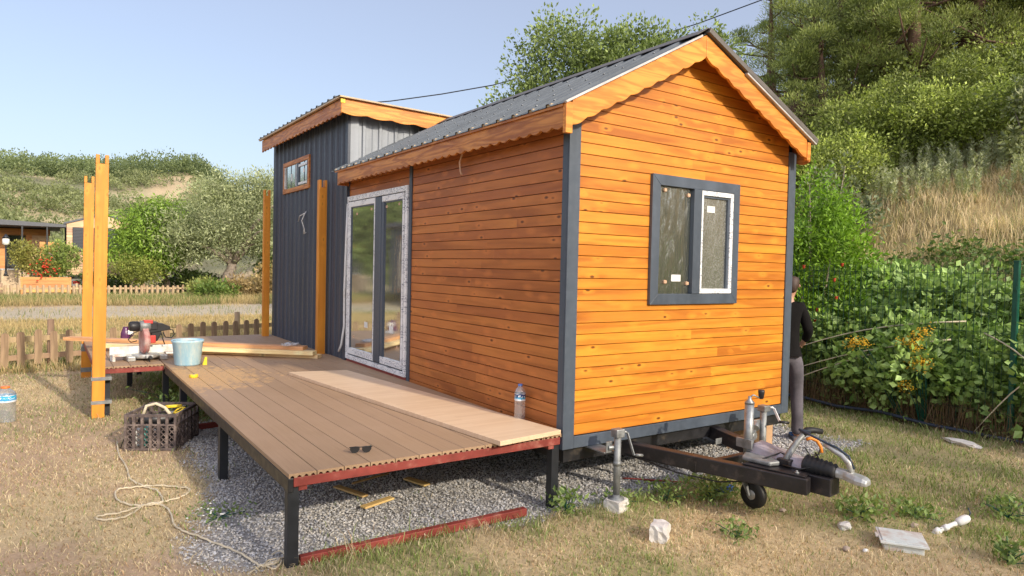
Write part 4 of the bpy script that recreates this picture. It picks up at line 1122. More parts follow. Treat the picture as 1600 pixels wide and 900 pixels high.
# glass double door
dy0, dy1, dz0, dz1 = 2.414, 4.0, .532, 2.378
mb = MB()
mb.box((-.030, dy0, dz1 - .055), (.02, 3.985, dz1)); mb.box((-.030, dy0, dz0), (.02, 3.985, dz0 + .05)); mb.box((-.029, dy0, dz0 + .05), (.02, dy0 + .048, dz1 - .055)); mb.box((-.029, 3.937, dz0 + .05), (.02, 3.985, dz1 - .055))
door = mb.build('glass_door', M['film'], house, .003)
MB().box((-.012, dy0 + .049, dz0 + .051), (.013, 3.936, dz1 - .056)).build('door_rebate', M['trim'], door)
def leaf(a, b, white_side):
    mb = MB(); z0, z1 = dz0 + .066, dz1 - .066
    mb.box((-.036, a, z1 - .058), (-.0125, b, z1)); mb.box((-.036, a, z0), (-.0125, b, z0 + .072)); 
    if white_side == 'b': mb.box((-.0355, b - .050, z0 + .072), (-.0125, b, z1 - .058)); mb.box((-.0355, a, z0 + .072), (-.0125, a + .030, z1 - .058))
    mb.box((-.0355, a, z0 + .072), (-.0125, a + .028, z1 - .058)) if white_side == 'a' else None
    lf = mb.build('door_leaf', M['film'], door, .003)
    g = MB().box((-.022, a + .03, z0 + .072), (-.0165, b - .03, z1 - .058)).build('pane', M['door_glass'], lf)
    bd = MB(); bd.box((-.030, b - .072, z0 + .072), (-.0225, b - .052, z1 - .058)); bd.box((-.030, a + .031, z0 + .072), (-.0225, a + .046, z1 - .058)); bd.box((-.030, a + .046, z1 - .072), (-.0225, b - .072, z1 - .0585)); bd.build('glazing_bead', M['trim'], lf)
    return lf
l1 = leaf(3.165, 3.915, 'b'); l2 = leaf(2.475, 2.995, 'a')
MB().box((-.040, 2.999, dz0 + .07), (-.013, 3.160, dz1 - .07)).build('meeting_stile', M['trim'], door, .004)
MB().box((-.0365, 2.935, dz0 + .14), (-.0125, 2.9945, dz1 - .125)).build('leaf_stile', M['trim'], l2, .003)
MB().box((-.0245, 3.36, .93), (-.0223, 3.44, .99)).box((-.0245, 2.70, .93), (-.0223, 2.79, 1.0)).each('sticker', M['white_label'], door)
mb = MB()
for y, z in ((3.29, 2.20), (3.70, 2.17), (2.60, 2.21), (2.90, 2.2), (3.75, .80), (2.6, .80)): mb.box((-.027, y - .012, z - .012), (-.0222, y + .012, z + .012))
mb.each('corner_clip', M['wire_cream'], door)
MB().tube([(-.032, 3.965, dz1 - .08), (-.04, 3.975, 1.9), (-.05, 3.985, 1.3), (-.045, 3.99, .9), (-.06, 4.03, .68), (-.075, 4.07, .60)], .014, 5).build('peeling_film_strip', M['white_plastic'], door)
MB().box((-.016, 2.414, .486), (.01, 3.985, .531)).build('threshold', M['red_steel'], house, .002)

# cables coming out of the walls
MB().tube([(0, 1.27, 2.565), (-.03, 1.30, 2.57), (-.05, 1.345, 2.54), (-.055, 1.375, 2.47), (-.05, 1.37, 2.40), (-.045, 1.355, 2.365)], .0075, 7).build('cable_tail', M['wire_cream'], house)
MB().tube([(-.02, 5.49, 2.02), (-.05, 5.50, 2.0), (-.06, 5.47, 2.05)], .006, 5).tube([(-.02, 5.50, 2.30), (-.06, 5.45, 2.26), (-.08, 5.50, 2.17), (-.07, 5.44, 2.08), (-.06, 5.42, 2.0)], .007, 6).tube([(-.03, 5.50, 2.28), (-.07, 5.62, 2.24), (-.06, 5.72, 2.17)], .006, 6).each('cable_tail', M['wire_pale'], house)

# chassis, drawbar, jacks, coupling
mb = MB(); mb.box((.03, .03, .292), (2.47, .11, .388)); mb.box((.03, .11, .295), (.11, 7.1, .39)); mb.box((2.39, .11, .295), (2.47, 7.1, .39)); 
for y in (1.2, 2.4, 3.6, 4.8, 6.0, 7.05): mb.box((.11, y, .30), (2.39, y + .06, .385))
mb.build('chassis_frame', M['chassis'], house, .004)
MB().box((.04, .12, .392), (2.46, 7.12, .41)).build('floor_board', M['chassis'], house)
for x in (.10, 2.18):
    for y in (3.1, 3.95):
        wh = MB().lathe([(.20, 0), (.235, .02), (.245, .06), (.245, .13), (.235, .17), (.20, .19)], (x, y, .245), 28, 'x').build('wheel', M['black_rubber'], house)
        MB().lathe([(.02, .03), (.19, .04), (.195, .15), (.02, .12)], (x, y, .245), 20, 'x').build('rim', M['galv_dull'], wh)
def bm_(p, q, w, h, nm, mt='drawbar'): return MB().bar(p, q, w, h).build(nm, M[mt], house, .006)
bm_((.585, .10, .322), (.955, -1.20, .322), .075, .100, 'drawbar_beam')
bm_((1.60, .10, .322), (1.185, -1.08, .322), .075, .100, 'drawbar_beam')
bm_((.72, -.50, .29), (1.40, -.50, .29), .05, .06, 'drawbar_crossbar')
mb = MB(); mb.prism([(.93, -1.19, .374), (1.22, -1.08, .374), (1.30, -.80, .374), (.84, -.80, .374)], (0, 0, .008)); mb.build('drawbar_plate', M['drawbar'], house, .002)
MB().bar((1.065, -1.12, .325), (1.085, -1.29, .325), .13, .11).build('drawbar_nose', M['drawbar'], house, .006)
MB().box((1.335, -.19, .30), (1.405, -.1885, .345)).build('type_plate', M['galv_dull'], house)
# overrun hitch cover, bellows, coupling head
mb = MB(); P = [(1.0, -.72, .383), (1.21, -.66, .383), (1.20, -1.12, .383), (1.03, -1.17, .383)]; Q = [(1.035, -.74, .475), (1.175, -.70, .475), (1.15, -1.10, .43), (1.07, -1.13, .43)]
mb.add(P + Q, [(3, 2, 1, 0), (4, 5, 6, 7), (0, 1, 5, 4), (1, 2, 6, 5), (2, 3, 7, 6), (3, 0, 4, 7)]); mb.build('hitch_cover', M['brake_cover'], house, .014)
ax0 = Vector((1.075, -1.09, .415)); ax1 = Vector((1.125, -1.56, .405)); axd = (ax1 - ax0).normalized()
def axial(prof, nm, mt, n=20):
    mb = MB(); pts = [ax0 + axd * h for r, h in prof]; mb.tube(pts, [r for r, h in prof], n); return mb.build(nm, M[mt], house)
pr = [(.045, .0), (.062, .012)]
for i in range(6): pr += [(.066 - .002 * i, .018 + i * .028), (.052 - .002 * i, .032 + i * .028)]
pr += [(.05, .19), (.034, .205)]
axial(pr, 'rubber_bellows', 'black_rubber', 22)
axial([(.030, .18), (.030, .215), (.026, .23), (.026, .30)], 'coupling_shaft', 'alu')
c0 = ax0 + axd * .24
mb = MB()
a = c0; w_ = .030
for (d0, w0, h0), (d1, w1, h1) in zip([(-.02, .026, .05), (.04, .034, .06), (.09, .045, .062)], [(.04, .034, .06), (.09, .045, .062), (.14, .050, .058)]): pass
sd = Vector((axd.y, -axd.x, 0)).normalized(); up = Vector((0, 0, 1))
prof = [(-.04, .026, -.028, .030), (.01, .030, -.028, .030), (.05, .040, -.032, .022), (.085, .048, -.036, .018), (.125, .046, -.036, .012), (.15, .034, -.034, .0)]
vs = []; 
for d, w, lo, hi in prof:
    for sx_, zz in ((-1, lo), (-1, (lo + hi) / 2), (-.75, hi), (.75, hi), (1, (lo + hi) / 2), (1, lo)): vs.append(c0 + axd * d + sd * (w * sx_) + up * zz)
fs = [tuple(range(6)), tuple(range(30, 36))[::-1]]
for i in range(5):
    for k in range(6): fs.append((i * 6 + k, i * 6 + (k + 1) % 6, (i + 1) * 6 + (k + 1) % 6, (i + 1) * 6 + k))
mb.add(vs, fs, .5, False); ch = mb.build('coupling_head', M['alu'], house, .008)
mb = MB(); mb.lathe([(.010, 0), (.010, .012)], c0 + axd * .03 - sd * .038 + up * -.006, 8, 'x'); mb.lathe([(.010, 0), (.010, .012)], c0 + axd * .075 - sd * .048 + up * -.01, 8, 'x'); mb.each('bolt', M['black_plastic'], ch)
hd = MB(); g0 = c0 + axd * .05 + up * .025
hd.tube([g0 + up * .0, g0 + up * .05 - axd * .02, g0 + up * .085 - axd * .06, g0 + up * .11 - axd * .125, g0 + up * .125 - axd * .17], [.017, .019, .018, .015, .012], 10)
hd.build('coupling_handle', M['alu'], ch)
MB().tube([g0 + up * .02 + axd * .015, g0 + up * .09 - axd * .02, g0 + up * .125 - axd * .09, g0 + up * .15 - axd * .20, g0 + up * .185 - axd * .33 , Vector((1.17, -1.06, .60))], [.006, .006, .007, .007, .008, .009], 7).build('brake_cable', M['hose'], house)
# handbrake lever
hb = MB().tube([(1.03, -.98, .40), (1.06, -.99, .46), (1.12, -1.01, .54), (1.165, -1.03, .592)], [.022, .022, .019, .017], 8).build('handbrake_lever', M['galv_dull'], house)
MB().tube([(1.155, -1.02, .58), (1.18, -1.035, .603), (1.215, -1.055, .606), (1.265, -1.085, .597)], [.023, .024, .020, .018], 10).build('grip', M['black_rubber'], hb)
MB().box((1.0, -1.03, .384), (1.06, -.94, .43)).build('lever_bracket', M['drawbar'], hb, .005)
mb = MB(); mb.tube([(1.17, -1.04, .55), (1.20, -1.05, .555), (1.235, -1.07, .54), (1.25, -1.09, .50), (1.245, -1.10, .465)], .011, 8); mb.build('orange_cable', M['orange_cable'], house)
mb = MB(); mb.tube([(.98, -1.0, .40), (1.0, -1.10, .395), (1.04, -1.17, .42), (1.08, -1.19, .46), (1.09, -1.15, .50)], .006, 6); mb.tube([(.92, -.86, .40), (1.0, -.90, .43), (1.06, -.93, .45), (1.05, -.97, .45), (1.10, -.98, .44)], .005, 6); mb.tube([(.55, -.03, .30), (.68, -.4, .24), (.80, -.65, .225), (.86, -.8, .26)], .005, 6); mb.tube([(1.15, -1.04, .5), (1.18, -1.07, .44), (1.21, -1.1, .46), (1.19, -1.12, .50)], .004, 5)
mb.each('black_cable', M['wire_black'], house)
mb = MB(); mb.prism([(.89, -.76, .384), (1.0, -.70, .384), (1.08, -.80, .384), (1.0, -.97, .384), (.92, -.95, .384)], (0, 0, .03)); mb.build('jockey_clamp_base', M['galv_dull'], house, .01)
mb = MB()
for x, y in ((.95, -1.12), (1.18, -1.04), (.93, -.86), (1.24, -.84), (1.06, -1.16)): mb.lathe([(.013, 0), (.013, .009), (.006, .009), (.006, .018)], (x, y, .382), 6)
for k in range(3): mb.lathe([(.011, 0), (.011, .008)], (.66 + k * .1, -.135 - k * .31, .322), 6, 'y')
mb.each('bolt', M['galv_dull'], house)
# jockey wheel
jw = MB().tube([(1.035, -.70, .30), (1.035, -.70, .735)], .031, 16).lathe([(.034, 0), (.030, .012), (.012, .03), (.010, .05)], (1.035, -.70, .733), 14).build('jockey_wheel', M['galv'], house)
MB().tube([(1.035, -.70, .775), (1.06, -.71, .79), (1.11, -.735, .765)], .006, 6).build('crank', M['galv'], jw)
MB().lathe([(.014, 0), (.017, .01), (.022, .045), (.020, .06)], (1.11, -.735, .765), 12).build('crank_knob', M['black_plastic'], jw)
mb = MB(); mb.box((.985, -.76, .44), (1.0, -.64, .50)); mb.lathe([(.036, -.03), (.036, .03)], (1.035, -.70, .46), 14); mb.tube([(1.07, -.70, .50), (1.12, -.68, .53), (1.13, -.66, .50)], .014, 8); mb.lathe([(.03, 0), (.03, .04)], (1.10, -.70, .505), 10, 'y')
mb.build('clamp', M['galv'], jw)
MB().tube([(1.04, -.70, .30), (1.06, -.70, .20)], .022, 10).build('fork_stem', M['black_plastic'], jw)
tw = MB().lathe([(.055, -.030), (.085, -.028), (.095, -.015), (.095, .015), (.085, .028), (.055, .030)], (1.11, -.70, .105), 24, 'x').build('jockey_tyre', M['black_rubber'], jw)
MB().lathe([(.012, -.034), (.056, -.026), (.058, .026), (.012, .034)], (1.11, -.70, .105), 18, 'x').build('jockey_rim', M['alu'], jw)
MB().bar((1.045, -.66, .21), (1.075, -.70, .105), .006, .05, (1, 0, 0)).bar((1.145, -.66, .21), (1.148, -.70, .105), .006, .05, (1, 0, 0)).box((1.03, -.70, .205), (1.16, -.63, .212)).build('fork', M['galv_dull'], jw)
# corner jacks
def jack(x, y, foot):
    j = MB().tube([(x, y, foot), (x, y, .50)], .0235, 18).lathe([(.026, 0), (.026, .03)], (x, y, .30), 18).build('corner_jack', M['galv_dull'], house)
    MB().box((x - .036, y - .032, .492), (x + .036, y + .032, .548)).build('gear_box', M['galv'], j, .006)
    MB().lathe([(.055, 0), (.055, .006), (.026, .012), (.024, .03)], (x, y, foot), 20).build('foot_plate', M['galv_dull'], j)
    MB().box((x - .075, y + .026, .385), (x - .02, y + .035, .46)).box((x - .085, y + .035, .38), (x + .04, y + .25, .39)).tube([(x - .06, y + .028, .42), (x - .01, y + .02, .42)], .018, 10).build('mounting_bracket', M['galv'], j, .002)
    c = MB().tube([(x + .036, y - .005, .52), (x + .062, y - .01, .522), (x + .072, y - .015, .512)], .0075, 8).bar((x + .072, y - .015, .515), (x + .095, y - .06, .37), .016, .007, (1, 0, 0)).tube([(x + .092, y - .06, .374), (x + .155, y - .085, .366)], .006, 8).build('crank', M['galv'], j)
    MB().tube([(x + .105, y - .066, .3725), (x + .152, y - .084, .3663)], .0095, 10).build('crank_handle', M['galv_dull'], c)
jack(.293, -.22, .075)
j = MB().tube([(1.80, -.27, .06), (1.80, -.27, .53)], .026, 16).build('corner_jack', M['galv_dull'], house)
MB().box((1.765, -.305, .525), (1.84, -.235, .572)).build('gear_box', M['galv'], j, .006)
MB().lathe([(.06, 0), (.06, .006), (.024, .012)], (1.80, -.27, .055), 18).build('foot_plate', M['galv_dull'], j)
c = MB().tube([(1.84, -.28, .55), (1.87, -.30, .553), (1.875, -.31, .54)], .009, 8).bar((1.875, -.31, .545), (1.82, -.40, .47), .018, .008, (1, 0, 0)).build('crank', M['white_plastic'], j)
MB().tube([(1.815, -.40, .465), (1.87, -.45, .46)], .011, 8).build('crank_handle', M['black_plastic'], c)
MB().tube([(1.74, -.2, .42), (1.70, -.27, .43), (1.66, -.3, .41)], .030, 10).box((1.66, -.26, .38), (1.80, -.24, .46)).build('mounting_bracket', M['galv'], j, .002)

# ------------------------------------------------------------------ the deck
deck = thing('timber_deck', 'brown composite deck on a black and red steel frame beside the tiny house', 'deck', (-.92, 0, 0))
DT = .504; BP = .1475; BW = .143
def deck_boards(x0, x1, y0, y1):
    mb = MB(); n = int(round((x1 - x0) / BP)); p = (x1 - x0) / n; bw = p - .0045
    for i in range(n):
        a = x0 + i * p + .002; b = a + bw; h = .023; pts = [(a, y0, DT - h), (a, y0, DT - .002), (a + .002, y0, DT), (b - .002, y0, DT), (b, y0, DT - .002), (b, y0, DT - h)]
        k = 4; q = (b - a) / k
        for j in range(k - 1, -1, -1):
            c = a + (j + .5) * q
            for w, zz in ((.30, 0), (.24, .008), (.0, .012), (-.24, .008), (-.30, 0)): pts.append((c + w * q, y0, DT - h + zz))
        mb.prism(pts, (0, y1 - y0 - random.uniform(0, .004), 0), tone())
    return mb.build('decking_boards', M['deck'], deck, recalc=True)
deck_boards(-1.829, -.012, 0., 7.25)
deck_boards(-2.455, -1.833, 4.52, 7.25)
zf = DT - .0235
MB().box((-1.80, .004, zf - .050), (-.02, .044, zf)).build('front_beam', M['red_steel'], deck, .003)
MB().box((-1.829, .004, zf - .075), (-1.8005, 4.50, zf - .002)).build('side_beam', M['chassis'], deck, .003)
mb = MB()
for y in (.9, 1.75, 2.65, 3.5, 4.5, 5.4, 6.3, 7.15): mb.box((-1.80, y, zf - .046), (-.02, y + .04, zf - .001))
mb.each('joist', M['red_steel'], deck)
MB().box((-2.45, 4.53, zf - .050), (-1.83, 4.57, zf)).build('front_beam', M['red_steel'], deck, .003)
MB().box((-2.455, 4.571, zf - .050), (-2.42, 7.2, zf - .001)).build('side_beam', M['red_steel'], deck, .003)
for x, y in ((-1.795, .02), (-.045, .02), (-1.795, 1.72), (-.045, 3.5), (-1.795, 3.50), (-1.80, 4.62), (-1.80, 7.15), (-2.30, 7.1), (-.3, 7.15), (-2.0, 6.2)):
    lg = MB().box((x - .03, y - .03 + .03, -.05), (x + .03, y + .06, zf - .052)).build('leg', M['deckleg'], deck, .003)
    MB().box((x - .02 + (.045 if x < -1 else -.045), y - .005, zf - .075), (x + .025 + (.045 if x < -1 else -.045), y + .05, zf - .053)).build('clamp_tab', M['red_steel'], lg)
MB().box((-2.395, 4.52, -.05), (-2.33, 4.585, zf - .052)).build('leg', M['deckleg'], deck, .003)
rl = MB().bar((-1.755, .03, .022), (-.30, .0, .030), .045, .05).build('ground_rail', M['red_steel'], deck, .003)
MB().bar((-1.80, 3.46, .025), (-1.2, 3.48, .03), .045, .05).build('ground_rail', M['red_steel'], deck, .003)

# ------------------------------------------------------------------ pergola posts
def post(x, y, z0, z1, w, d, label, lean=(0, 0), strap=None):
    t = thing('wooden_post', label, 'post', (x, y, z0), 0, 'orange pergola posts round the deck')
    mb = MB(); h = z1 - z0; g = .042; lx, ly = lean
    # two cheeks and a middle board that stops short: a slot at the top
    for a, b, top, bot in ((-w / 2, w / 2, h - .09, 0), (-w / 2, -w / 2 + w * .28, h, h - .0899), (w / 2 - w * .28, w / 2, h, h - .0899)):
        kx, ky = lx * bot / h, ly * bot / h
        mb.add([(a + kx, -d / 2 + ky, bot), (b + kx, -d / 2 + ky, bot), (b + kx, d / 2 + ky, bot), (a + kx, d / 2 + ky, bot), (a + lx, -d / 2 + ly, top), (b + lx, -d / 2 + ly, top), (b + lx, d / 2 + ly, top), (a + lx, d / 2 + ly, top)],
               [(0, 3, 2, 1), (4, 5, 6, 7), (0, 1, 5, 4), (1, 2, 6, 5), (2, 3, 7, 6), (3, 0, 4, 7)], .5)
    mb.build('post_shaft', M['post_wood'], t, .003, local=True)
    return t
p1 = post(-2.44, 4.47, 0, 2.65, .112, .07, 'near left orange post standing on the ground, taped to a grey deck leg', (.03, 0))
mb = MB()
for z in (.14, .38): mb.box((-.060, -.04, z), (.12, .05, z + .035))
mb.each('strap', M['galv_dull'], p1, local=True)
p2 = post(-2.425, 7.27, 0, 2.71, .115, .07, 'rear left orange post standing at the far corner of the deck', (.03, 0))
MB().box((-.0605, -.04, .08), (.0605, .04, .14)).box((-.0585, -.038, .36), (.0585, .038, .46)).each('strap', M['galv_dull'], p2, local=True)
p3 = post(-.095, 4.66, DT, 2.625, .095, .085, 'orange post standing on the deck against the dark annex, right of the others', (.0, 0))
p4 = post(-.15, 6.98, DT, 2.69, .09, .08, 'orange post at the far end of the deck, left of the dark annex', (.0, 0))
# ------------------------------------------------------------------ things on and round the deck
random.seed(33)
def beam(name, label, a, b, z0, w, h, mat, group='long timbers lying across the deck'):
    a = Vector((a[0], a[1], z0)); b = Vector((b[0], b[1], z0)); c = (a + b) / 2; L = (b - a).length; rz = atan2(b.y - a.y, b.x - a.x)
    t = MB().box((-L / 2, -w / 2, 0), (L / 2, w / 2, h), tone()).build(name, M[mat], None, .003, local=True)
    t.location = c; t.rotation_euler = (0, 0, rz); return tag(t, label, 'timber', group)
beam('timber_beam', 'pale pine timber lying lowest in the stack, its end against the orange post', (-.23, 4.27), (-1.95, 5.85), DT + .001, .12, .042, 'beam_pine')
beam('timber_beam', 'pale pine timber lying on top of the lowest one', (-.30, 4.24), (-2.38, 6.00), DT + .045, .12, .044, 'beam_pine')
beam('timber_beam', 'long brown timber whose left end sticks out past the deck', (-.36, 4.40), (-2.66, 6.50), DT + .091, .13, .042, 'beam_brown')
beam('timber_beam', 'brown timber lying flat behind the pale pine ones', (-.55, 4.66), (-2.2, 6.2), DT + .001, .13, .050, 'beam_brown')
t = MB().add([(-.955, 3.19, 0), (-.25, 3.00, 0), (-.02, .02, 0), (-.555, -.035, 0)], []).v
mb = MB(); mb.prism([(-.90, 3.20, DT + .002), (-.35, 3.08, DT + .002), (-.035, -.02, DT + .002), (-.555, -.075, DT + .002)], (0, 0, .030))
o = mb.build('timber_sheet', M['panel'], None, .002, loc=(-.46, 1.55, DT + .002)); tag(o, 'large pale laminated wood sheet lying along the deck beside the house wall', 'panel')

# bucket
t = thing('bucket', 'worn pale blue plastic bucket at the deck corner by the mitre saw', 'bucket', (-1.63, 4.35, DT))
MB().lathe([(.0, .004), (.118, .0), (.125, .012), (.150, .235), (.158, .245), (.162, .262), (.155, .268), (.146, .250), (.118, .02), (.0, .016)], (0, 0, 0), 30, cap=False).build('bucket_body', M['bucket'], t, local=True)
MB().tube([(.155 * cos(a), .155 * sin(a), .250 - .03 * sin((a - .3) / 2.6 * pi)) for a in [pi + .3 + 2.6 * i / 12 for i in range(13)]], .003, 5).build('handle', M['galv_dull'], t, local=True)
o = MB().prism([(-1.50, 4.25, DT), (-1.455, 4.25, DT), (-1.455, 4.25, DT + .085), (-1.475, 4.25, DT + .085)], (0, .02, 0)).build('yellow_square_tool', M['yellow'], None, .002, loc=(-1.47, 4.26, DT)); tag(o, 'small yellow tool leaning beside the pale blue bucket', 'tool')
t = thing('tape_measure', 'yellow tape measure on the left edge of the deck', 'tape measure', (-1.72, 3.44, DT), .3)
MB().lathe([(.030, 0), (.034, .006), (.034, .026), (.030, .032)], (0, 0, 0), 20).box((-.03, .0, .0), (.045, .030, .03)).build('case', M['yellow'], t, .003, local=True)
MB().lathe([(.014, .0), (.013, .004)], (0, 0, .031), 14).build('dial', M['galv_dull'], t, local=True)

# mitre saw
t = thing('mitre_saw', 'dusty red and silver mitre saw standing on the far left part of the deck', 'mitre saw', (-1.96, 4.93, DT), .12)
base = MB().box((-.20, -.10, .0), (-.12, .16, .055)).box((.12, -.10, .0), (.20, .16, .055)).box((-.20, .02, .02), (.20, .14, .06)).build('base', M['alu'], t, .01, local=True)
MB().lathe([(.12, .02), (.135, .03), (.135, .065), (.12, .07)], (0, .03, 0), 28).prism([(-.03, -.08, .03), (.03, -.08, .03), (.035, -.17, .035), (-.035, -.17, .035)], (0, 0, .03)).build('turntable', M['alu'], t, .004, local=True)
MB().box((-.34, .07, .058), (-.04, .09, .15)).box((.04, .07, .058), (.34, .09, .15)).box((-.33, -.02, .05), (-.20, .13, .075)).box((.20, -.02, .05), (.33, .13, .075)).box((-.33, -.02, .0), (-.30, .1, .05)).box((.30, -.02, .0), (.33, .1, .05)).build('fence_guide', M['cover_plastic'], t, .006, local=True)
MB().lathe([(.016, 0), (.02, .01), (.02, .045), (.012, .05)], (0, -.22, .045), 12, 'y').build('turntable_knob', M['black_plastic'], t, local=True)
MB().bar((0, .12, .06), (.02, .15, .30), .06, .05, (1, 0, 0)).build('arm', M['galv_dull'], t, .006, local=True)
g = MB(); g.lathe([(.05, -.035), (.135, -.03), (.145, -.01), (.145, .01), (.135, .03), (.05, .035)], (-.015, .0, .215), 30, 'x'); g.prism([(-.045, -.05, .09), (-.045, .06, .09), (-.045, .05, .35), (-.045, -.06, .35)], (.06, 0, 0))
g.build('blade_guard', M['dusty_red'], t, .006, local=True)
MB().lathe([(.10, -.003), (.128, .0), (.10, .003)], (-.015, -.0, .155), 36, 'x').build('saw_blade', M['galv'], t, local=True)
MB().lathe([(.040, 0), (.052, .01), (.055, .03), (.055, .09), (.045, .10)], (-.17, .0, .375), 20, 'x').build('motor_cap', M['black_plastic'], t, local=True)
MB().lathe([(.045, 0), (.058, .01), (.058, .10), (.045, .11)], (-.07, .0, .375), 20, 'x').build('motor_housing', M['galv_dull'], t, local=True)
MB().box((.03, -.04, .33), (.11, .05, .42)).prism([(.02, -.03, .29), (.24, -.03, .325), (.24, -.03, .36), (.16, -.03, .40), (.04, -.03, .42)], (0, .06, 0)).prism([(.04, -.02, .20), (.11, -.02, .20), (.16, -.02, .30), (.05, -.02, .33)], (0, .05, 0)).build('handle_housing', M['black_plastic'], t, .008, local=True)
MB().box((.025, -.045, .185), (.09, .02, .27)).box((-.03, -.045, .40), (.06, .03, .44)).each('red_trim', M['red_plastic'], t, .008, local=True)
mb = MB(); mb.tube([(.22, 0, .33), (.27, -.01, .32), (.29, 0, .27), (.26, 0, .23), (.20, .01, .24), (.17, 0, .30)], .007, 6); mb.tube([(-.06, 0, .33), (-.14, .01, .29), (-.175, 0, .23), (-.15, 0, .20), (-.09, 0, .215)], .006, 6); mb.tube([(.15, .01, .31), (.17, .0, .22), (.19, 0, .16), (.175, 0, .20)], .006, 6); mb.tube([(0, -.13, .03), (-.02, -.2, .02), (0, -.24, -.02), (-.03, -.235, -.05)], .006, 5)
mb.build('power_cord', M['wire_black'], t, local=True)

# thermos, crumpled bags, sunglasses, offcut on the deck
t = thing('plastic_jug', 'purple plastic jug with a white patch behind the timbers on the deck', 'jug', (-1.98, 7.02, DT))
MB().lathe([(.0, 0), (.055, 0), (.062, .02), (.060, .10), (.045, .15), (.035, .17), (.035, .19), (.0, .19)], (0, 0, 0), 18).build('jug_body', M['purple'], t, local=True)
MB().tube([(.05, 0, .15), (.085, 0, .14), (.09, 0, .08), (.06, 0, .05)], .009, 6).box((-.045, -.066, .02), (-.01, -.058, .08)).build('handle', M['purple'], t, local=True)
MB().box((.02, -.064, .09), (.085, -.058, .15)).build('patch', M['white_label'], t, .003, local=True)
def crumple(name, label, cat, loc, s, mat, seed, flat=.5):
    bm = bmesh.new(); bmesh.ops.create_icosphere(bm, subdivisions=3, radius=1.)
    r = random.Random(seed)
    for v in bm.verts:
        k = 1 + .45 * (fbm(np.array([v.co.x * 2 + seed]), np.array([v.co.y * 2 + v.co.z * 3]), 1.3, seed)[0] - .5) * 2 + r.uniform(-.08, .08)
        v.co = Vector((v.co.x * s[0] * k, v.co.y * s[1] * k, max(0, v.co.z * .5 + .45) * s[2] * 2 * k * flat))
    me = bpy.data.meshes.new(name); bm.to_mesh(me); bm.free(); me.materials.append(M[mat]); o = bpy.data.objects.new(name, me); link(o); o.location = loc
    return tag(o, label, cat)
crumple('plastic_bag', 'crumpled clear plastic bag lying on the right end of the stacked timbers', 'bag', (-.52, 4.48, DT + .133), (.10, .07, .045), 'bag', 3)
crumple('plastic_bag', 'small pale crumpled bag behind the mitre saw', 'bag', (-1.75, 6.6, DT), (.08, .05, .05), 'bag', 5)
t = thing('sunglasses', 'dark sunglasses lying on the near end of the deck', 'sunglasses', (-1.352, .20, DT), -.30)
def lens(cx):
    pts = [(cx + .027 * x, .001, .020 + .018 * z) for x, z in ((-1, .75), (-.4, 1), (.5, 1), (1, .8), (1.0, .1), (.6, -.75), (0, -1), (-.6, -.85), (-1, 0))]
    return MB().prism(pts, (0, .003, 0))
lens(-.034).build('lens', M['black_plastic'], t, .001, local=True); lens(.034).build('lens', M['black_plastic'], t, .001, local=True)
MB().tube([(-.066, .003, .036), (-.03, .0, .040), (0, .001, .036), (.03, .0, .040), (.066, .003, .036)], .0028, 6).build('frame', M['black_plastic'], t, local=True)
MB().tube([(-.065, .003, .036), (-.06, .06, .022), (-.01, .10, .004)], .0022, 5).build('temple', M['black_plastic'], t, local=True)
MB().tube([(.065, .003, .036), (.06, .05, .03), (.045, .12, .004)], .0022, 5).build('temple', M['green_metal'], t, local=True)
# water bottles
def bottle(name, label, loc, h, r, cap, lab, rz=0):
    t = thing(name, label, 'bottle', loc, rz)
    pr = [(0, .004), (r * .8, 0), (r, .012)]
    n = 9
    for i in range(n): pr += [(r, h * (.05 + .5 * i / n)), (r * .95, h * (.05 + .5 * (i + .5) / n))]
    pr += [(r, h * .58), (r, h * .76), (r * .93, h * .82), (r * .62, h * .89), (r * .36, h * .93), (r * .34, h * .965)]
    MB().lathe(pr, (0, 0, 0), 26, cap=False).build('bottle_body', M['pet'], t, local=True)
    MB().lathe([(r * .40, h * .945), (r * .42, h * .95), (r * .42, h * .998), (r * .38, h)], (0, 0, 0), 18).build('cap', M[cap], t, local=True)
    MB().lathe([(r * 1.015, h * .575), (r * 1.015, h * .765)], (0, 0, 0), 26, cap=False).build('bottle_label', M[lab], t, local=True)
    return t
def label_mat(name, top, bot):
    t = NT(name); sx = t.n('SeparateXYZ', {'Vector': t.co()})
    f = t.math('FRACT', t.math('MULTIPLY', sx.outputs[2], 1.))
    n = t.noise(t.mapv(t.co(), (40, 40, 60)), 1., 2, .6)
    band = t.ramp(t.n('TexCoord').outputs['Generated'], [(0, 0.), (1, 1.)])
    g = t.n('SeparateXYZ', {'Vector': t.n('TexCoord').outputs['Generated']}).outputs[2]
    wob = t.math('ADD', g, t.math('MULTIPLY', t.math('SUBTRACT', n, .5), .5))
    col = t.ramp(wob, [(.18, (.72, .76, .80)), (.30, bot), (.62, top), (.86, top), (.95, (.75, .80, .84))])
    wt = t.math('MULTIPLY', t.ramp(t.noise(t.mapv(t.co(), (90, 90, 110)), 1., 1), [(.52, 0.), (.56, 1.)]), t.ramp(g, [(.42, 0.), (.46, 1.)]))
    wt = t.math('MULTIPLY', wt, t.ramp(g, [(.74, 1.), (.78, 0.)]))
    col = t.mix(wt, col, (.85, .88, .90))
    t.set(t.b, 'Base Color', col); t.set(t.b, 'Roughness', .3); return t.m
M['label_navy'] = label_mat('navy_label', (.015, .045, .16), (.03, .36, .62)); M['label_cyan'] = label_mat('cyan_label', (.02, .42, .72), (.05, .30, .62))
bottle('water_bottle', 'clear water bottle with blue cap standing on the deck against the house wall', (-.065, .42, DT), .275, .0395, 'blue_cap', 'label_navy')
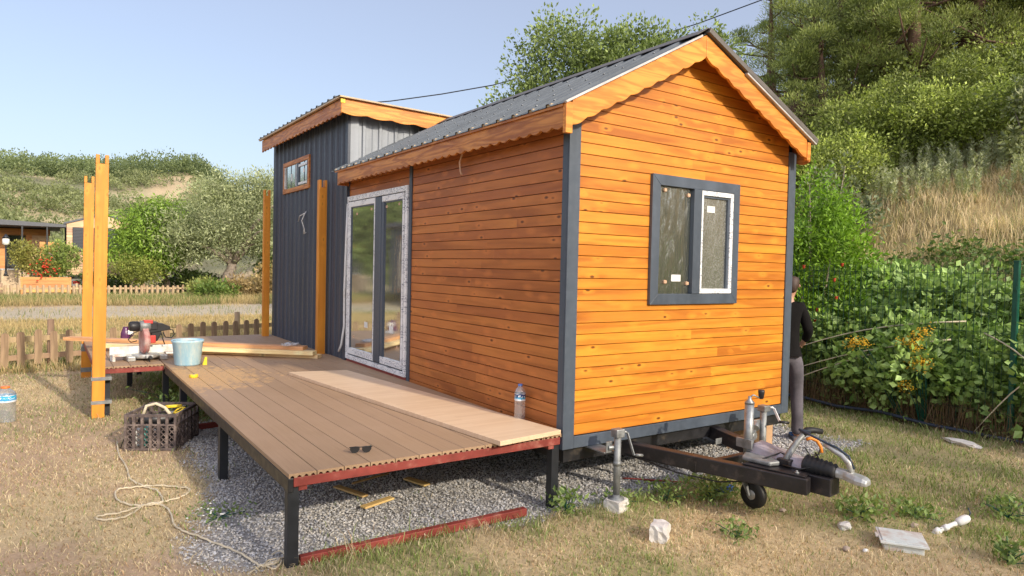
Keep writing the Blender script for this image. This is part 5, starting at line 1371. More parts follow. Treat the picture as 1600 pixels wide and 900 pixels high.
bottle('water_bottle', 'big water bottle with orange cap standing in the grass at the left edge', (-3.20, 4.66, 0), .35, .088, 'orange_cap', 'label_cyan')

# crate and what is in it
CR = (-2.02, 3.10, .0); ca = -.50
t = thing('plastic_crate', 'muddy brown lattice plastic crate full of tools on the grass beside the deck', 'crate', CR, ca)
cw, cd, chh = .40, .52, .305
mb = MB()
def wall(p, q, hh):
    p = Vector((*p, 0)); q = Vector((*q, 0)); L = (q - p).length; u = (q - p) / L; th = .012
    for z, h_ in ((.01, .02), (.215, .014), (hh - .01, .024)): mb.bar(p + Vector((0, 0, z)), q + Vector((0, 0, z)), th + .006, h_)
    for k in range(7): c = p + u * (L * k / 6); mb.bar(c, c + Vector((0, 0, hh)), .022, .016, tuple(u.cross(Vector((0, 0, 1)))))
    n = int(L / .045)
    for k in range(-5, n + 1):
        for s in (1, -1):
            a = k * .045; b = a + .215
            x0, x1 = max(0, a), min(L, b)
            if x1 <= x0: continue
            z0, z1 = .01 + (x0 - a), .01 + (x1 - a)
            if s < 0: z0, z1 = .225 - z0, .225 - z1
            if s < 0 and False: pass
            mb.bar(p + u * x0 + Vector((0, 0, z0)), p + u * x1 + Vector((0, 0, z1)), .006, .008, tuple(u.cross(Vector((0, 0, 1)))))
c4 = [(-cw / 2, -cd / 2), (cw / 2, -cd / 2), (cw / 2, cd / 2), (-cw / 2, cd / 2)]
for i in range(4): wall(c4[i], c4[(i + 1) % 4], chh)
mb.build('crate_body', M['crate'], t, local=True)
MB().box((-cw / 2, -cd / 2, .004), (cw / 2, cd / 2, .012)).build('crate_bottom', M['crate'], t, local=True)
def incr(x, y, z): return (CR[0] + x * cos(ca) - y * sin(ca), CR[1] + x * sin(ca) + y * cos(ca), CR[2] + z)
t = thing('power_tool', 'dark power tool lying in the crate', 'power tool', incr(-.05, -.02, .15), ca + .4)
MB().lathe([(.03, -.13), (.045, -.12), (.05, 0), (.042, .10), (.02, .14)], (0, 0, .06), 14, 'x').build('motor_body', M['black_plastic'], t, local=True)
MB().bar((-.05, 0, .05), (-.12, -.05, -.02), .04, .04).build('handle', M['grey_plastic'], t, .008, local=True)
t = thing('utility_knife', 'yellow knife handle lying across the crate towards its back', 'knife', incr(.04, .13, .285), ca + .35)
MB().prism([(-.07, 0, 0), (-.05, -.014, 0), (.06, -.014, 0), (.07, 0, 0), (.06, .012, 0), (-.05, .012, 0)], (0, 0, .024)).build('handle', M['yellow'], t, .004, local=True)
MB().box((.07, -.007, .008), (.10, .007, .012)).build('blade', M['galv'], t, local=True)
t = thing('pliers', 'open pliers with yellow handles sticking up in the crate', 'pliers', incr(.08, .02, .26), ca - .3)
MB().tube([(0, 0, 0), (.03, .01, .03), (.075, .015, .05), (.11, .01, .048)], .008, 7).tube([(0, 0, 0), (.04, -.02, .005), (.08, -.03, .02), (.12, -.02, .05)], .008, 7).build('handle', M['yellow'], t, local=True)
MB().prism([(-.05, -.008, -.01), (0, -.012, -.005), (0, .012, .005), (-.05, .008, .0)], (0, 0, .012)).build('jaw', M['galv_dull'], t, .002, local=True)
t = MB().tube([incr(-.17, -.02, .22), incr(-.15, .02, .32), incr(-.08, .05, .335), (incr(.0, .04, .30)), incr(.06, .0, .25)], .014, 8).build('flexible_hose', M['rope'], None, loc=incr(-.1, 0, .2)); tag(t, 'cream flexible hose arching out of the crate', 'hose')
t = MB().lathe([(0, 0), (.035, 0), (.035, .16), (.03, .17), (0, .17)], (0, 0, 0), 14).build('spray_can', M['teal'], None, local=True); t.location = incr(-.07, -.19, .014); tag(t, 'teal and white can standing in the front of the crate', 'can')
t = MB().box((-.05, -.03, 0), (.05, .03, .15)).build('carton', M['white_plastic'], None, .006, local=True); t.location = incr(-.13, -.16, .014); tag(t, 'white carton seen through the lattice of the crate', 'carton')
t = MB().box((-.10, -.06, 0), (.10, .06, .13)).box((-.08, -.05, .13), (.02, .05, .17)).build('tool_case', M['black_plastic'], None, .01, local=True); t.location = incr(.06, .05, .014); t.rotation_euler = (0, 0, .2); tag(t, 'black tool case at the bottom of the crate', 'case')
t = MB().tube([incr(-.16, -.12, .29), incr(-.21, -.18, .26), incr(-.22, -.22, .12), incr(-.24, -.26, .02)], .004, 5).build('black_lead', M['wire_black'], None, loc=incr(-.2, -.2, 0)); tag(t, 'thin black cord hanging over the near left corner of the crate', 'cord')

# long cord on the grass
def smooth(pts, k=6):
    P = [Vector(p) for p in pts]; out = []
    for i in range(len(P) - 1):
        a, b, c, d = P[max(i - 1, 0)], P[i], P[i + 1], P[min(i + 2, len(P) - 1)]
        for j in range(k):
            t = j / k; out.append(.5 * ((2 * b) + (c - a) * t + (2 * a - 5 * b + 4 * c - d) * t * t + (3 * b - a - 3 * c + d) * t ** 3))
    return out + [P[-1]]
ROPE = [(-2.359, 3.273), (-2.38, 2.816), (-2.366, 2.338), (-2.368, 2.032), (-2.314, 1.834), (-2.246, 1.697), (-2.23, 1.535), (-2.24, 1.395), (-2.295, 1.372), (-2.384, 1.41), (-2.465, 1.528), (-2.487, 1.716), (-2.457, 1.821), (-2.382, 1.825), (-2.265, 1.805), (-2.118, 1.687), (-2.048, 1.582), (-2.09, 1.468), (-2.196, 1.412), (-2.292, 1.398), (-2.387, 1.372), (-2.499, 1.319), (-2.612, 1.322), (-2.606, 1.256), (-2.525, 1.208), (-2.434, 1.254), (-2.362, 1.37), (-2.292, 1.398), (-2.238, 1.296), (-2.225, 1.117), (-2.234, 0.949), (-2.208, 0.816), (-2.143, 0.687), (-2.071, 0.516), (-2.004, 0.353), (-1.962, 0.173), (-1.94, 0.087), (-1.87, 0.081), (-1.829, 0.13)]
pts = [(x, y, H1(x, y) + .012 + .008 * ((i * 37 % 7) / 7)) for i, (x, y) in enumerate([(p.x, p.y) for p in smooth([(a, b, 0) for a, b in ROPE])])]
t = MB().tube(pts, .0062, 6).build('cord', M['rope'], None, loc=(-2.3, 1.5, 0)); tag(t, 'cream cord lying in loose loops on the grass left of the deck', 'cord')
ROPE2 = [(-2.009, 0.042), (-1.931, 0.1), (-1.878, 0.113), (-1.828, 0.111), (-1.886, 0.019), (-1.916, 0.091), (-1.886, 0.146), (-1.799, 0.15), (-1.797, 0.247), (-1.849, 0.219)]
pts = [(p.x, p.y, H1(p.x, p.y) + .012) for p in smooth([(a, b, 0) for a, b in ROPE2])]
t = MB().tube(pts, .005, 6).build('cord', M['rope'], None, loc=(-1.9, .1, 0)); tag(t, 'short cream cord tangled round the foot of the left front deck leg', 'cord')

# offcuts on the gravel
for a, b, w, lb in [((-1.17, 1.10), (-1.07, .80), .05, 'narrow wood offcut on the gravel, leftmost under the deck'), ((-1.17, .60), (-.93, .68), .055, 'wood offcut on the gravel nearest to the front rail'),
                    ((-.66, 1.02), (-.60, .80), .06, 'wood offcut on the gravel furthest right under the deck'), ((-1.05, 1.10), (-.72, 1.20), .018, 'thin wood strip on the gravel at the back')]:
    o = beam('wood_offcut', lb, a, b, .022, w, .014, 'scrap', 'wood offcuts on the gravel under the deck')
# foot stone, block, cover, pipe, stones
def rock(name, label, cat, loc, s, mat='stone', seed=1, rz=0, amp=.18, box=True, group=None):
    bm = bmesh.new(); bmesh.ops.create_cube(bm, size=1.) if box else bmesh.ops.create_icosphere(bm, subdivisions=2, radius=.55)
    if box: bmesh.ops.subdivide_edges(bm, edges=bm.edges[:], cuts=3, use_grid_fill=True)
    r = random.Random(seed)
    for v in bm.verts:
        k = 1 + r.uniform(-amp, amp) * .5
        if box and sum(abs(abs(c) - .5) < .01 for c in v.co) == 3: k *= .92
        v.co = Vector((v.co.x * s[0] * k, v.co.y * s[1] * k, (v.co.z * k + .5) * s[2]))
    me = bpy.data.meshes.new(name); bm.to_mesh(me); bm.free(); me.materials.append(M[mat]); o = bpy.data.objects.new(name, me); link(o); o.location = loc; o.rotation_euler = (0, 0, rz)
    return tag(o, label, cat, group)
rock('concrete_block', 'pale concrete block under the foot of the corner jack', 'block', (.293, -.22, .0), (.13, .12, .075), 'stone', 2, .3, .1)
rock('concrete_block', 'whitish broken block alone in the grass in front of the trailer', 'block', (.165, -.74, -.01), (.13, .10, .11), 'stone', 3, .6, .2)
rock('concrete_block', 'block under the foot of the second corner jack behind the drawbar', 'block', (1.80, -.27, .0), (.13, .12, .055), 'stone', 4, .3, .1)
rock('stone', 'white stone in the grass just left of the square plastic cover', 'stone', (1.30, -1.24, 0), (.09, .07, .05), 'stone', 5, .3, .5, False)
rock('stone', 'brown round pebble at the lower left corner of the square plastic cover', 'stone', (.985, -1.43, 0), (.045, .04, .028), 'pebble', 6, 0, .2, False)
rock('stone', 'small white pebble in front of the square plastic cover', 'stone', (1.065, -1.50, 0), (.04, .03, .022), 'white_plastic', 7, 0, .2, False)
rock('stone', 'reddish stone between the cover and the white pipe', 'stone', (1.72, -1.46, 0), (.05, .04, .035), 'pebble', 8, 0, .4, False)
rock('stone', 'flat pale stone at the edge of the grass by the right hedge', 'stone', (4.42, -.62, 0), (.34, .14, .05), 'stone', 9, 1.3, .4, False)
rock('stone', 'pale flat stone beside the weeds left of the pipe', 'stone', (1.25, -.83, 0), (.05, .04, .02), 'pebble', 12, 0, .4, False)
t = thing('inspection_cover', 'square dusty white plastic cover box sunk in the grass at the lower right', 'cover', (1.33, -1.57, 0), .60)
MB().box((-.105, -.105, -.03), (.105, .105, .048)).build('box', M['cover_plastic'], t, .008, local=True)
mb = MB(); mb.box((-.125, -.125, .049), (.125, .125, .062)).box((-.03, .124, .049), (.03, .14, .061)).box((-.112, -.112, .0622), (.112, .112, .0665)); mb.build('lid', M['cover_plastic'], t, .005, local=True)
t = thing('drain_pipe', 'white plastic pipe end standing out of the grass, right of the square cover', 'pipe', (1.75, -1.60, 0))
MB().tube([(1.72, -1.57, .0), (1.76, -1.60, .03), (1.86, -1.655, .075)], .014, 12).build('pipe_body', M['white_plastic'], t)
MB().tube([(1.73, -1.578, .008), (1.755, -1.595, .028)], .021, 12).tube([(1.775, -1.608, .036), (1.80, -1.622, .048)], .019, 12).tube([(1.85, -1.65, .070), (1.86, -1.656, .0755), (1.885, -1.670, .088), (1.91, -1.683, .099), (1.922, -1.69, .104)], [.016, .025, .027, .025, .016], 14).build('fitting', M['white_plastic'], t)
MB().tube([(1.915, -1.687, .10), (1.94, -1.69, .13), (1.93, -1.68, .16)], .004, 5).build('cable_end', M['hose'], t)
t = MB().tube([(4.84, 3., .05), (4.88, 1.4, .09), (4.86, .9, .06), (4.86, .4, .09), (4.86, -.1, .05), (4.9, -.6, .04), (4.92, -1.5, .03)], .018, 8).build('irrigation_hose', M['hose'], None, loc=(4.86, 0, 0)); tag(t, 'dark blue hose running along the foot of the hedge', 'hose')
t = MB().tube([(.95, -.45, .10), (1.0, -.50, .16), (1.05, -.62, .08)], .003, 5).build('x', M['rope'], None); bpy.data.objects.remove(t)
crumple('rag', 'blue rag lying on the gravel inside the drawbar triangle', 'rag', (1.22, -.38, .01), (.09, .05, .05), 'bluecloth', 4)
o = MB().tube(smooth([(.75, .2, .03), (.9, -.02, .05), (1.0, -.05, .04), (.85, .08, .03), (1.05, -.12, .04), (1.15, -.2, .03)]), .006, 5).build('red_cable', M['red_steel'], None, loc=(.9, 0, 0)); tag(o, 'thin red cable tangled on the gravel under the front of the trailer', 'cable')
# cardboard box
t = thing('cardboard_box', 'open cardboard box standing behind the drawbar by the man', 'box', (2.50, .36, 0), .35)
mb = MB(); 
for a, b in (((-.19, -.15, 0), (.19, -.144, .30)), ((-.19, .144, 0), (.19, .15, .30)), ((-.19, -.144, 0), (-.184, .144, .30)), ((.184, -.144, 0), (.19, .144, .30)), ((-.184, -.144, .0), (.184, .144, .006))): mb.box(a, b)
mb.build('box_body', M['cardboard'], t, local=True)
MB().add([(-.19, -.15, .30), (.19, -.15, .30), (.17, -.26, .36), (-.17, -.26, .36)], [(0, 1, 2, 3)]).add([(.19, -.15, .30), (.19, .15, .30), (.28, .13, .38), (.28, -.13, .38)], [(0, 1, 2, 3)]).build('flap', M['cardboard'], t, local=True)

# ------------------------------------------------------------------ green mesh fence
GX = 5.03
posts = [-6.6, -3.7, -.80, 2.10, 5.0, 7.9, 10.8]
for i, y in enumerate(posts):
    t = thing('fence_post', ['green steel fence post', 'green steel fence post beyond the right edge', 'green steel fence post standing out of the brambles at the right edge', 'second green steel fence post, behind the bright green bush', 'third green steel fence post, behind the tiny house', 'fourth green steel fence post', 'rear green steel fence post'][i], 'fence post', (GX, y, 0), 0, 'posts of the green mesh fence')
    if i not in (2, 3): 
        bpy.data.objects.remove(t); continue
    MB().box((-.028, -.022, -.1), (.028, .022, 1.775)).build('upright', M['green_metal'], t, .003, local=True)
    MB().box((-.031, -.025, 1.775), (.031, .025, 1.792)).build('cap', M['green_metal'], t, .003, local=True)
    for z in (.3, .9, 1.5): MB().box((-.040, -.015, z), (-.0285, .015, z + .04)).build('clip', M['green_metal'], t, local=True)
lb = ['mesh panel right of the visible green post', 'green wire mesh panel between the green post and the man', 'green wire mesh panel behind the man and the bright bush', 'green wire mesh panel behind the tiny house']
for i in range(3):
    y0 = posts[i + 1] + .03; y1 = posts[i + 2] - .03
    mb = MB(); y = y0
    while y <= y1 + .001: mb.box((GX - .0022, y - .0022, .05), (GX + .0022, y + .0022, 1.74)); y += .0665
    for z in [.06 + k * .2 for k in range(9)]: mb.box((GX - .0066, y0, z - .0022), (GX - .0023, y1, z + .0022))
    o = mb.build('mesh_panel', M['green_wire'], None, loc=(GX, y0, 0)); tag(o, lb[i], 'fence panel', 'green wire mesh panels')

# ------------------------------------------------------------------ picket fences
def picket_mesh(w, h, d=.018):
    pts = [(-w / 2, 0, 0), (w / 2, 0, 0), (w / 2, 0, h - w * .45)] + [(w / 2 * cos(a), 0, h - w * .45 + w * .45 * sin(a)) for a in [pi * k / 8 for k in range(1, 8)]] + [(-w / 2, 0, h - w * .45)]
    return MB().prism(pts, (0, d, 0))
def picket_fence(label, a, b, zb, h, w, sp, rails, post_every, ph, wd='fence_wood'):
    a = Vector((*a, 0)); b = Vector((*b, 0)); L = (b - a).length; rz = atan2(b.y - a.y, b.x - a.x)
    t = thing('picket_fence', label, 'fence', (a.x, a.y, zb), rz)
    proto = picket_mesh(w, h).build('picket', M[wd], t, local=True); proto.location = (w, -.02, .06)
    me = proto.data; x = w + sp; k = 0
    while x < L - w:
        o = bpy.data.objects.new('picket', me); link(o); o.parent = t; o.location = (x, -.02, .06 + random.uniform(-.025, .015)); o.rotation_euler = (0, random.uniform(-.03, .03), 0); x += sp
    for z in rails: MB().box((0, 0, z), (L, .035, z + .075), tone()).build('rail', M[wd], t, local=True)
    x = 0
    while x <= L + .01:
        MB().tube([(x, .07, 0), (x, .07, ph)], [.05, .045], 8, tone()).build('post', M[wd], t, local=True); x += post_every
    return t
picket_fence('low brown picket fence close behind the left part of the deck', (-5.6, 7.60), (1.0, 9.72), 0, .50, .095, .205, (.14, .40), 2.95, .70, 'near_fence')
picket_fence('pale picket fence beyond the gravel lane, in front of the cabins', (-9.0, 27.5), (2.75, 28.9), 0, .50, .10, .20, (.12, .38), 2.4, .62)

# ------------------------------------------------------------------ cabins beyond the lane
random.seed(44)
c = thing('wooden_cabin', 'low flat roofed wooden cabin with a dark veranda at the left edge', 'cabin', (-5.5, 36, 0))
MB().box((-13, 36.0, .3), (-2.75, 39, 2.9)).build('wall', M['cream_wall'], c)
MB().box((-13.2, 34.4, 2.98), (-2.3, 39.2, 3.12)).build('roof', M['dark_roof'], c)
MB().box((-13, 35.0, 2.62), (-2.7, 35.12, 2.90)).build('veranda_beam', M['orange_far'], c)
MB().box((-13, 35.99, 1.0), (-4.95, 35.995, 2.6)).box((-4.6, 35.99, 1.0), (-3.7, 35.995, 2.6)).each('window', M['dark_glass'], c)
for x in (-6.6, -5.05, -4.62, -3.62): MB().box((x, 35.02, .3), (x + .22, 35.2, 2.62)).build('veranda_post', M['orange_far'], c)
MB().box((-3.4, 35.0, .9), (-2.75, 35.6, 2.62)).build('side_panel', M['far_wood'], c)
MB().box((-13, 34.9, .1), (-2.7, 36, .95)).build('veranda_base', M['cream_wall'], c)
t = thing('carport', 'thin dark carport roof on slim posts between the two cabins', 'carport', (-3, 33.6, 0))
MB().prism([(-4.9, 33.0, 2.98), (-2.12, 33.0, 2.98), (-2.12, 33.0, 3.10), (-4.9, 33.0, 3.22)], (0, 1.2, 0)).build('roof', M['dark_roof'], t)
for x in (-4.85, -3.75, -2.85): MB().box((x, 33.05, 0), (x + .06, 33.11, 3.0)).build('post', M['deckleg'], t)
t = thing('wooden_slide', 'orange wooden panel leaning beside the carport post', 'panel', (-2.8, 33.4, 0))
MB().prism([(-3.1, 33.3, 1.45), (-2.6, 33.3, 1.40), (-2.35, 33.3, 2.2), (-2.45, 33.3, 2.3), (-3.1, 33.3, 2.3)], (0, .1, 0)).box((-3.05, 33.32, 0), (-2.95, 33.38, 1.45)).box((-2.7, 33.32, 0), (-2.6, 33.38, 1.4)).build('board', M['orange_far'], t, .01)
c = thing('trailer_cabin', 'small plank clad cabin on a trailer with grey louvred window and red tail lights', 'cabin', (-.9, 33, 0))
mb = MB(); z = .85
while z < 2.0: mb.box((-2.1, 33.0, z + .004), (.75, 33.05, z + .125), tone()); z += .13
z = 2.0
while z < 3.0: mb.box((-2.1, 33.0, z + .004), (-1.88, 33.05, z + .125), tone()); mb.box((.1, 33.0, z + .004), (.75, 33.05, z + .125), tone()); z += .13
mb.build('plank_wall', M['far_wood'], c)
MB().prism([(-2.08, 33.06, .82), (.73, 33.06, .82), (.73, 33.06, 3.1), (-.65, 33.06, 3.55), (-2.08, 33.06, 3.1)], (0, 5, 0)).build('core', M['dark_inside'], c)
MB().prism([(-2.2, 32.95, 3.12), (-.65, 32.95, 3.62), (.85, 32.95, 3.12), (.85, 32.95, 3.2), (-.65, 32.95, 3.70), (-2.2, 32.95, 3.2)], (0, 5.3, 0)).build('roof', M['dark_roof'], c)
MB().prism([(-2.1, 32.99, 3.0), (.75, 32.99, 3.0), (.75, 32.99, 3.13), (-.65, 32.99, 3.6), (-2.1, 32.99, 3.13)], (0, .05, 0)).build('gable', M['far_wood'], c)
mb = MB()
for k in range(15): mb.box((-1.86, 32.96 - .02 * (k % 2), 2.02 + k * .065), (.08, 33.0, 2.02 + k * .065 + .052))
mb.build('louvred_window', M['shutter'], c)
MB().box((-1.86, 32.93, 1.93), (.1, 33.0, 1.99)).build('sill', M['deckleg'], c)
MB().box((-2.05, 32.9, .68), (.7, 33.0, .80)).build('trailer_frame', M['deckleg'], c)
MB().box((-2.0, 32.86, .35), (-1.45, 32.9, .66)).box((.1, 32.86, .35), (.65, 32.9, .66)).each('light_board', M['galv_dull'], c)
for x in (-1.86, .16): MB().box((x, 32.83, .47), (x + .26, 32.86, .58)).build('tail_light', M['tail_light'], c)
MB().box((-1.42, 32.88, .1), (.08, 32.95, .66)).build('skirt_panel', M['white_panel'], c)
for x in (-1.9, .3): MB().lathe([(.2, 0), (.3, .03), (.3, .17), (.2, .2)], (x, 33.9, .3), 18, 'x').build('wheel', M['black_rubber'], c)
t = thing('garden_planter', 'long orange plank planter in front of the cabins', 'planter', (-2.9, 30, 0))
mb = MB()
for k in range(4): mb.box((-3.68, 29.98, .20 + k * .155), (-2.05, 30.04, .20 + k * .155 + .148), tone())
mb.build('plank_side', M['orange_far'], t)
MB().box((-3.66, 30.05, .15), (-2.07, 30.6, .76)).build('soil_box', M['bark_olive'], t)
for x in (-3.70, -2.07): MB().box((x, 29.95, .12), (x + .07, 29.975, .82)).build('corner_post', M['orange_far'], t)
t = thing('garden_lamp', 'black garden lantern on a post at the left edge', 'lamp', (-4.17, 30, .3))
MB().tube([(-4.17, 30, .9), (-4.17, 30, 2.05)], .03, 8).lathe([(.09, 0), (.05, .1), (.03, .2)], (-4.17, 30, .85), 10).build('post', M['deckleg'], t)
MB().lathe([(.06, 0), (.12, .06), (.12, .24), (.08, .28)], (-4.17, 30, 2.06), 8).build('lantern_glass', M['white_label'], t)
MB().lathe([(.14, 0), (.06, .08), (.02, .16)], (-4.17, 30, 2.34), 8).build('lantern_cap', M['deckleg'], t)
MB().box((-9, 30.3, 0), (-3.95, 30.5, .9)).build('x', M['cream_wall']); bpy.data.objects.remove(bpy.data.objects['x'])
t = thing('garden_wall', 'low tan garden wall with railing behind the lantern', 'wall', (-6, 31.5, 0)); MB().box((-11, 31.3, 0), (-3.8, 31.5, 1.05)).build('wall_body', M['cream_wall'], t); MB().box((-11, 31.28, 1.05), (-3.8, 31.52, 1.12)).build('coping', M['stone'], t, .01)
# cabin west of the plot, seen only in the door glass
c = thing('grey_cabin', 'grey trailer cabin with an orange framed white door, mirrored in the glass door', 'cabin', (-12, 21.5, 0))
MB().box((-14.5, 19.2, .5), (-8.6, 22.0, 3.1)).build('wall', M['trim'], c); MB().box((-14.8, 18.9, 3.1), (-8.3, 22.3, 3.25)).build('roof', M['dark_roof'], c)
MB().box((-8.58, 19.6, .6), (-8.52, 20.7, 2.75)).build('door_frame', M['orange_far'], c); MB().box((-8.515, 19.75, .7), (-8.50, 20.55, 2.6)).build('door', M['white_panel'], c)
MB().box((-11.6, 19.14, .6), (-10.5, 19.19, 2.75)).build('door_frame', M['orange_far'], c); MB().box((-11.45, 19.12, .7), (-10.65, 19.135, 2.6)).build('door', M['white_panel'], c)
MB().box((-14.3, 19.4, .25), (-8.8, 21.8, .5)).build('trailer_frame', M['chassis'], c)
random.seed(50)
for i, (x, y, s, lb) in enumerate([(-16, 25, 1., 'broad green tree behind the grey cabin'), (-11, 27, .9, 'green tree right of the grey cabin'), (-21, 21, 1.1, 'green tree left of the grey cabin'), (-14, 14, .8, 'small green tree in front of the grey cabin')]):
    tree('garden_tree', lb, 'tree', x, y, [(0, 0, 3.4 * s, 2.2 * s, 2.2 * s, 1.8 * s), (1.2, 0, 4.6 * s, 1.4, 1.4, 1.2)], 110, 45, .26, .5, OC1, OC2, 2.2, .16, 'bark_olive', crad=.6)

# overhead cable
CB = [(4.369, 17.0, 6.445), (5.817, 16.0, 6.618), (7.041, 15.0, 6.832), (8.365, 14.2, 7.158), (10.124, 13.0, 7.785), (11.669, 12.0, 8.437), (13.562, 10.8, 9.189), (15.275, 9.8, 10.001), (17.36, 8.8, 11.073)]
t = MB().tube(CB, .017, 6).build('overhead_cable', M['wire_black'], None, loc=CB[0]); tag(t, 'black overhead cable sagging across the sky behind the roofs', 'cable')

# ------------------------------------------------------------------ the man
def skin(name, vs, es, rad, mat, parent, root=0, sub=2):
    me = bpy.data.meshes.new(name); me.from_pydata(vs, es, []); o = bpy.data.objects.new(name, me); link(o); o.parent = parent
    bm = bmesh.new(); bm.from_mesh(me); lay = bm.verts.layers.skin.verify(); bm.verts.ensure_lookup_table()
    for v, r in zip(bm.verts, rad): v[lay].radius = r if isinstance(r, tuple) else (r, r); v[lay].use_root = False
    bm.verts[root][lay].use_root = True; bm.to_mesh(me); bm.free()
    o.modifiers.new('skin', 'SKIN').use_smooth_shade = True; m = o.modifiers.new('sub', 'SUBSURF'); m.levels = sub; m.render_levels = sub
    me.materials.append(M[mat])
    # turn it into a plain mesh so that it carries its own surface
    dg = bpy.context.evaluated_depsgraph_get(); ev = o.evaluated_get(dg); nm = bpy.data.meshes.new_from_object(ev)
    o.modifiers.clear(); o.data = nm
    if not nm.materials: nm.materials.append(M[mat])
    nm.polygons.foreach_set('use_smooth', [True] * len(nm.polygons))
    return o
man = thing('person', 'man in black shirt and grey trousers seen from behind at the house corner', 'person', (3.03, .38, 0), -.80)
# local frame: he faces +y, his left is -x
V = [(0, 0, .90), (0, .01, 1.02), (0, .02, 1.15), (0, .04, 1.27), (0, .06, 1.34), (.03, .07, 1.41), (.045, .08, 1.48), (.05, .09, 1.55),   # pelvis..head
     (.085, 0, .84), (.12, .03, .48), (.13, .0, .09), (.13, .07, .035), (.13, .15, .025),
     (-.085, 0, .84), (-.125, -.02, .48), (-.145, -.06, .09), (-.15, .01, .035), (-.155, .09, .025),
     (.155, .05, 1.285), (.205, .02, 1.05), (.19, .17, .93), (.185, .22, .915),
     (-.155, .05, 1.285), (-.205, .03, 1.05), (-.17, .20, .95), (-.16, .25, .94)]
Eg = [(0, 1), (1, 2), (2, 3), (3, 4), (4, 5), (5, 6), (6, 7), (0, 8), (8, 9), (9, 10), (10, 11), (11, 12), (0, 13), (13, 14), (14, 15), (15, 16), (16, 17), (3, 18), (18, 19), (19, 20), (20, 21), (3, 22), (22, 23), (23, 24), (24, 25)]
R_ = [(.10, .07), (.09, .065), (.095, .065), (.09, .06), (.055, .05), (.05, .05), (.078, .088), (.062, .075),
      .060, .045, .034, .036, .026, .060, .045, .034, .036, .026, .034, .030, .026, .024, .034, .030, .026, .024]
skin('body', V, Eg, R_, 'skin', man)
# ears, nose
hm = MB(); hm.lathe([(.006, -.008), (.020, 0), (.006, .010)], (.122, .08, 1.495), 10, 'x'); hm.lathe([(.006, -.010), (.020, 0), (.006, .008)], (-.033, .08, 1.495), 10, 'x'); hm.prism([(.033, .165, 1.48), (.057, .165, 1.48), (.045, .16, 1.52)], (0, .022, 0)); hm.build('ear', M['skin'], man, local=True)
hr = skin('hair', [(.038, .035, 1.425), (.043, .035, 1.47), (.048, .045, 1.525), (.05, .08, 1.58)], [(0, 1), (1, 2), (2, 3)], [(.058, .040), (.080, .060), (.088, .078), (.074, .074)], 'hair', man)
# trousers
Vt = [(0, 0, .92), (0, 0, .87), (.095, 0, .80), (.12, .03, .48), (.13, .0, .22), (.135, .015, .055), (-.095, 0, .80), (-.125, -.02, .48), (-.145, -.05, .22), (-.15, -.045, .055)]
Et = [(0, 1), (1, 2), (2, 3), (3, 4), (4, 5), (1, 6), (6, 7), (7, 8), (8, 9)]
Rt = [(.135, .10), (.135, .10), .086, .064, .058, .062, .086, .064, .058, .064]
skin('trousers', Vt, Et, Rt, 'trousers', man)
Vs = [(0, .0, .83), (0, .0, .95), (0, .02, 1.10), (0, .045, 1.25), (0, .06, 1.325), (.14, .05, 1.29), (.215, .025, 1.06), (.20, .15, .955), (-.14, .05, 1.29), (-.215, .03, 1.06), (-.18, .18, .97)]
Es = [(0, 1), (1, 2), (2, 3), (3, 4), (3, 5), (5, 6), (6, 7), (3, 8), (8, 9), (9, 10)]
Rs = [(.136, .104), (.138, .105), (.138, .102), (.140, .10), (.07, .065), .062, .050, .038, .062, .050, .038]
skin('shirt', Vs, Es, Rs, 'shirt', man, 1)
def hand(side):
    sx = side; b = Vector((.185 * sx if sx > 0 else -.16, .23 if sx > 0 else .26, .912 if sx > 0 else .938))
    vs = [tuple(b), tuple(b + Vector((0, .05, -.004)))]; es = [(0, 1)]; rr = [(.024, .014), (.032, .013)]
    for k in range(4):
        o_ = (k - 1.5) * .0165; l = (.040, .048, .044, .034)[k]; n = len(vs)
        vs += [tuple(b + Vector((o_, .075, -.006))), tuple(b + Vector((o_ * 1.05, .075 + l * .6, -.022))), tuple(b + Vector((o_ * 1.05, .075 + l * .8, -.045)))]
        es += [(1, n), (n, n + 1), (n + 1, n + 2)]; rr += [.009, .008, .007]
    n = len(vs); vs += [tuple(b + Vector((-sx * .036, .03, -.012))), tuple(b + Vector((-sx * .046, .06, -.026)))]; es += [(0, n), (n, n + 1)]; rr += [.011, .008]
    return skin('hand', vs, es, rr, 'skin', man, 0, 1)
hand(1); hand(-1)
for x, y, a in ((.13, .055, 0), (-.153, -.005, .1)):
    s = MB().prism([(x - .045, y - .11, 0), (x + .045, y - .11, 0), (x + .055, y + .02, 0), (x + .045, y + .13, 0), (x, y + .155, 0), (x - .045, y + .13, 0), (x - .052, y + .02, 0)], (0, 0, .045)).build('slipper', M['slipper'], man, .012, local=True)
    MB().box((x - .057, y - .04, .040), (x + .058, y + .06, .062)).build('band', M['slipper_red'] if x < 0 else M['slipper_blue'], s, .012, local=True)

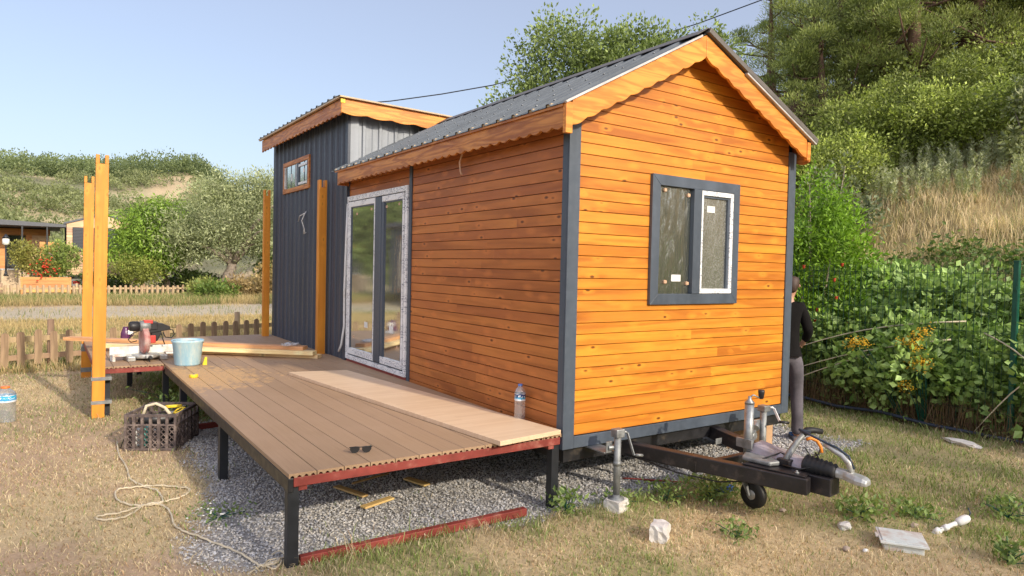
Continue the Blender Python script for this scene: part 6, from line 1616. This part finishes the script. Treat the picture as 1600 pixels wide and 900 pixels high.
# ------------------------------------------------------------------ light, sky, camera
SUN = Vector((.18, -1., .50)).normalized()
sun = bpy.data.lights.new('sun', 'SUN'); sun.energy = 3.9; sun.angle = radians(1.4); sun.color = (1., .89, .72)
so = bpy.data.objects.new('sun', sun); link(so); so.rotation_euler = (-SUN).to_track_quat('-Z', 'Y').to_euler(); so.location = (10, -30, 20)
w = bpy.data.worlds.new('World'); scene.world = w; w.use_nodes = True; nt = w.node_tree; nt.nodes.clear()
sky = nt.nodes.new('ShaderNodeTexSky'); sky.sky_type = 'NISHITA'; sky.sun_disc = False; sky.sun_elevation = math.asin(SUN.z); sky.sun_rotation = atan2(SUN.x, SUN.y)
sky.air_density = 1.0; sky.dust_density = 3.0; sky.ozone_density = 2.2; sky.altitude = 100
bg = nt.nodes.new('ShaderNodeBackground'); bg.inputs[1].default_value = .15; out = nt.nodes.new('ShaderNodeOutputWorld')
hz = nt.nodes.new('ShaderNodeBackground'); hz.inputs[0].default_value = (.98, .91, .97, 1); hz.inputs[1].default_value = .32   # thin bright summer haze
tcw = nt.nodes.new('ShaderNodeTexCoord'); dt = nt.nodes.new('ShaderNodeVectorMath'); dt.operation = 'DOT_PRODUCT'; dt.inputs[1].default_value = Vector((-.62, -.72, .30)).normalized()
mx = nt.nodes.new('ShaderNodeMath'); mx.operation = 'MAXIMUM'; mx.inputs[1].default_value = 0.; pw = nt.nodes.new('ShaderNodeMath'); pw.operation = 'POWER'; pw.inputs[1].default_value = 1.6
ma = nt.nodes.new('ShaderNodeMath'); ma.operation = 'MULTIPLY_ADD'; ma.inputs[1].default_value = .95; ma.inputs[2].default_value = .285   # bright haze lobe added left of the sun to lift the shaded walls
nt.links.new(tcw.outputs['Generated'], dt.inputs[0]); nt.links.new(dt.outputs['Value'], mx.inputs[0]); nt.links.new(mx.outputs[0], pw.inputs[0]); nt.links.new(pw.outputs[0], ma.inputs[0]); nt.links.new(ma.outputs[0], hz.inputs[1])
ad = nt.nodes.new('ShaderNodeAddShader')
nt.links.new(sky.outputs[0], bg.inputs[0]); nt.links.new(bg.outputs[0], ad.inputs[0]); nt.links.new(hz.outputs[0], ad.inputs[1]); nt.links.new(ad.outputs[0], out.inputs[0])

cam = bpy.data.cameras.new('camera'); co = bpy.data.objects.new('camera', cam); link(co)
cam.sensor_width = 36; cam.lens = 1069.79 / 1600 * 36; cam.clip_end = 2000; cam.clip_start = .05
yaw, pit, rol = -.5985, -.0293, .0223
f = Vector((-sin(yaw) * cos(pit), cos(yaw) * cos(pit), sin(pit))); r = Vector((cos(yaw), sin(yaw), 0)); u = r.cross(f)
r2 = r * cos(rol) + u * sin(rol); u2 = -r * sin(rol) + u * cos(rol)
mt = Matrix(((r2.x, u2.x, -f.x), (r2.y, u2.y, -f.y), (r2.z, u2.z, -f.z)))
co.matrix_world = Matrix.Translation((CX, CY, CZ)) @ mt.to_4x4()
scene.camera = co
scene.view_settings.view_transform = 'Standard'; scene.view_settings.look = 'None'; scene.view_settings.exposure = 0; scene.view_settings.gamma = 1
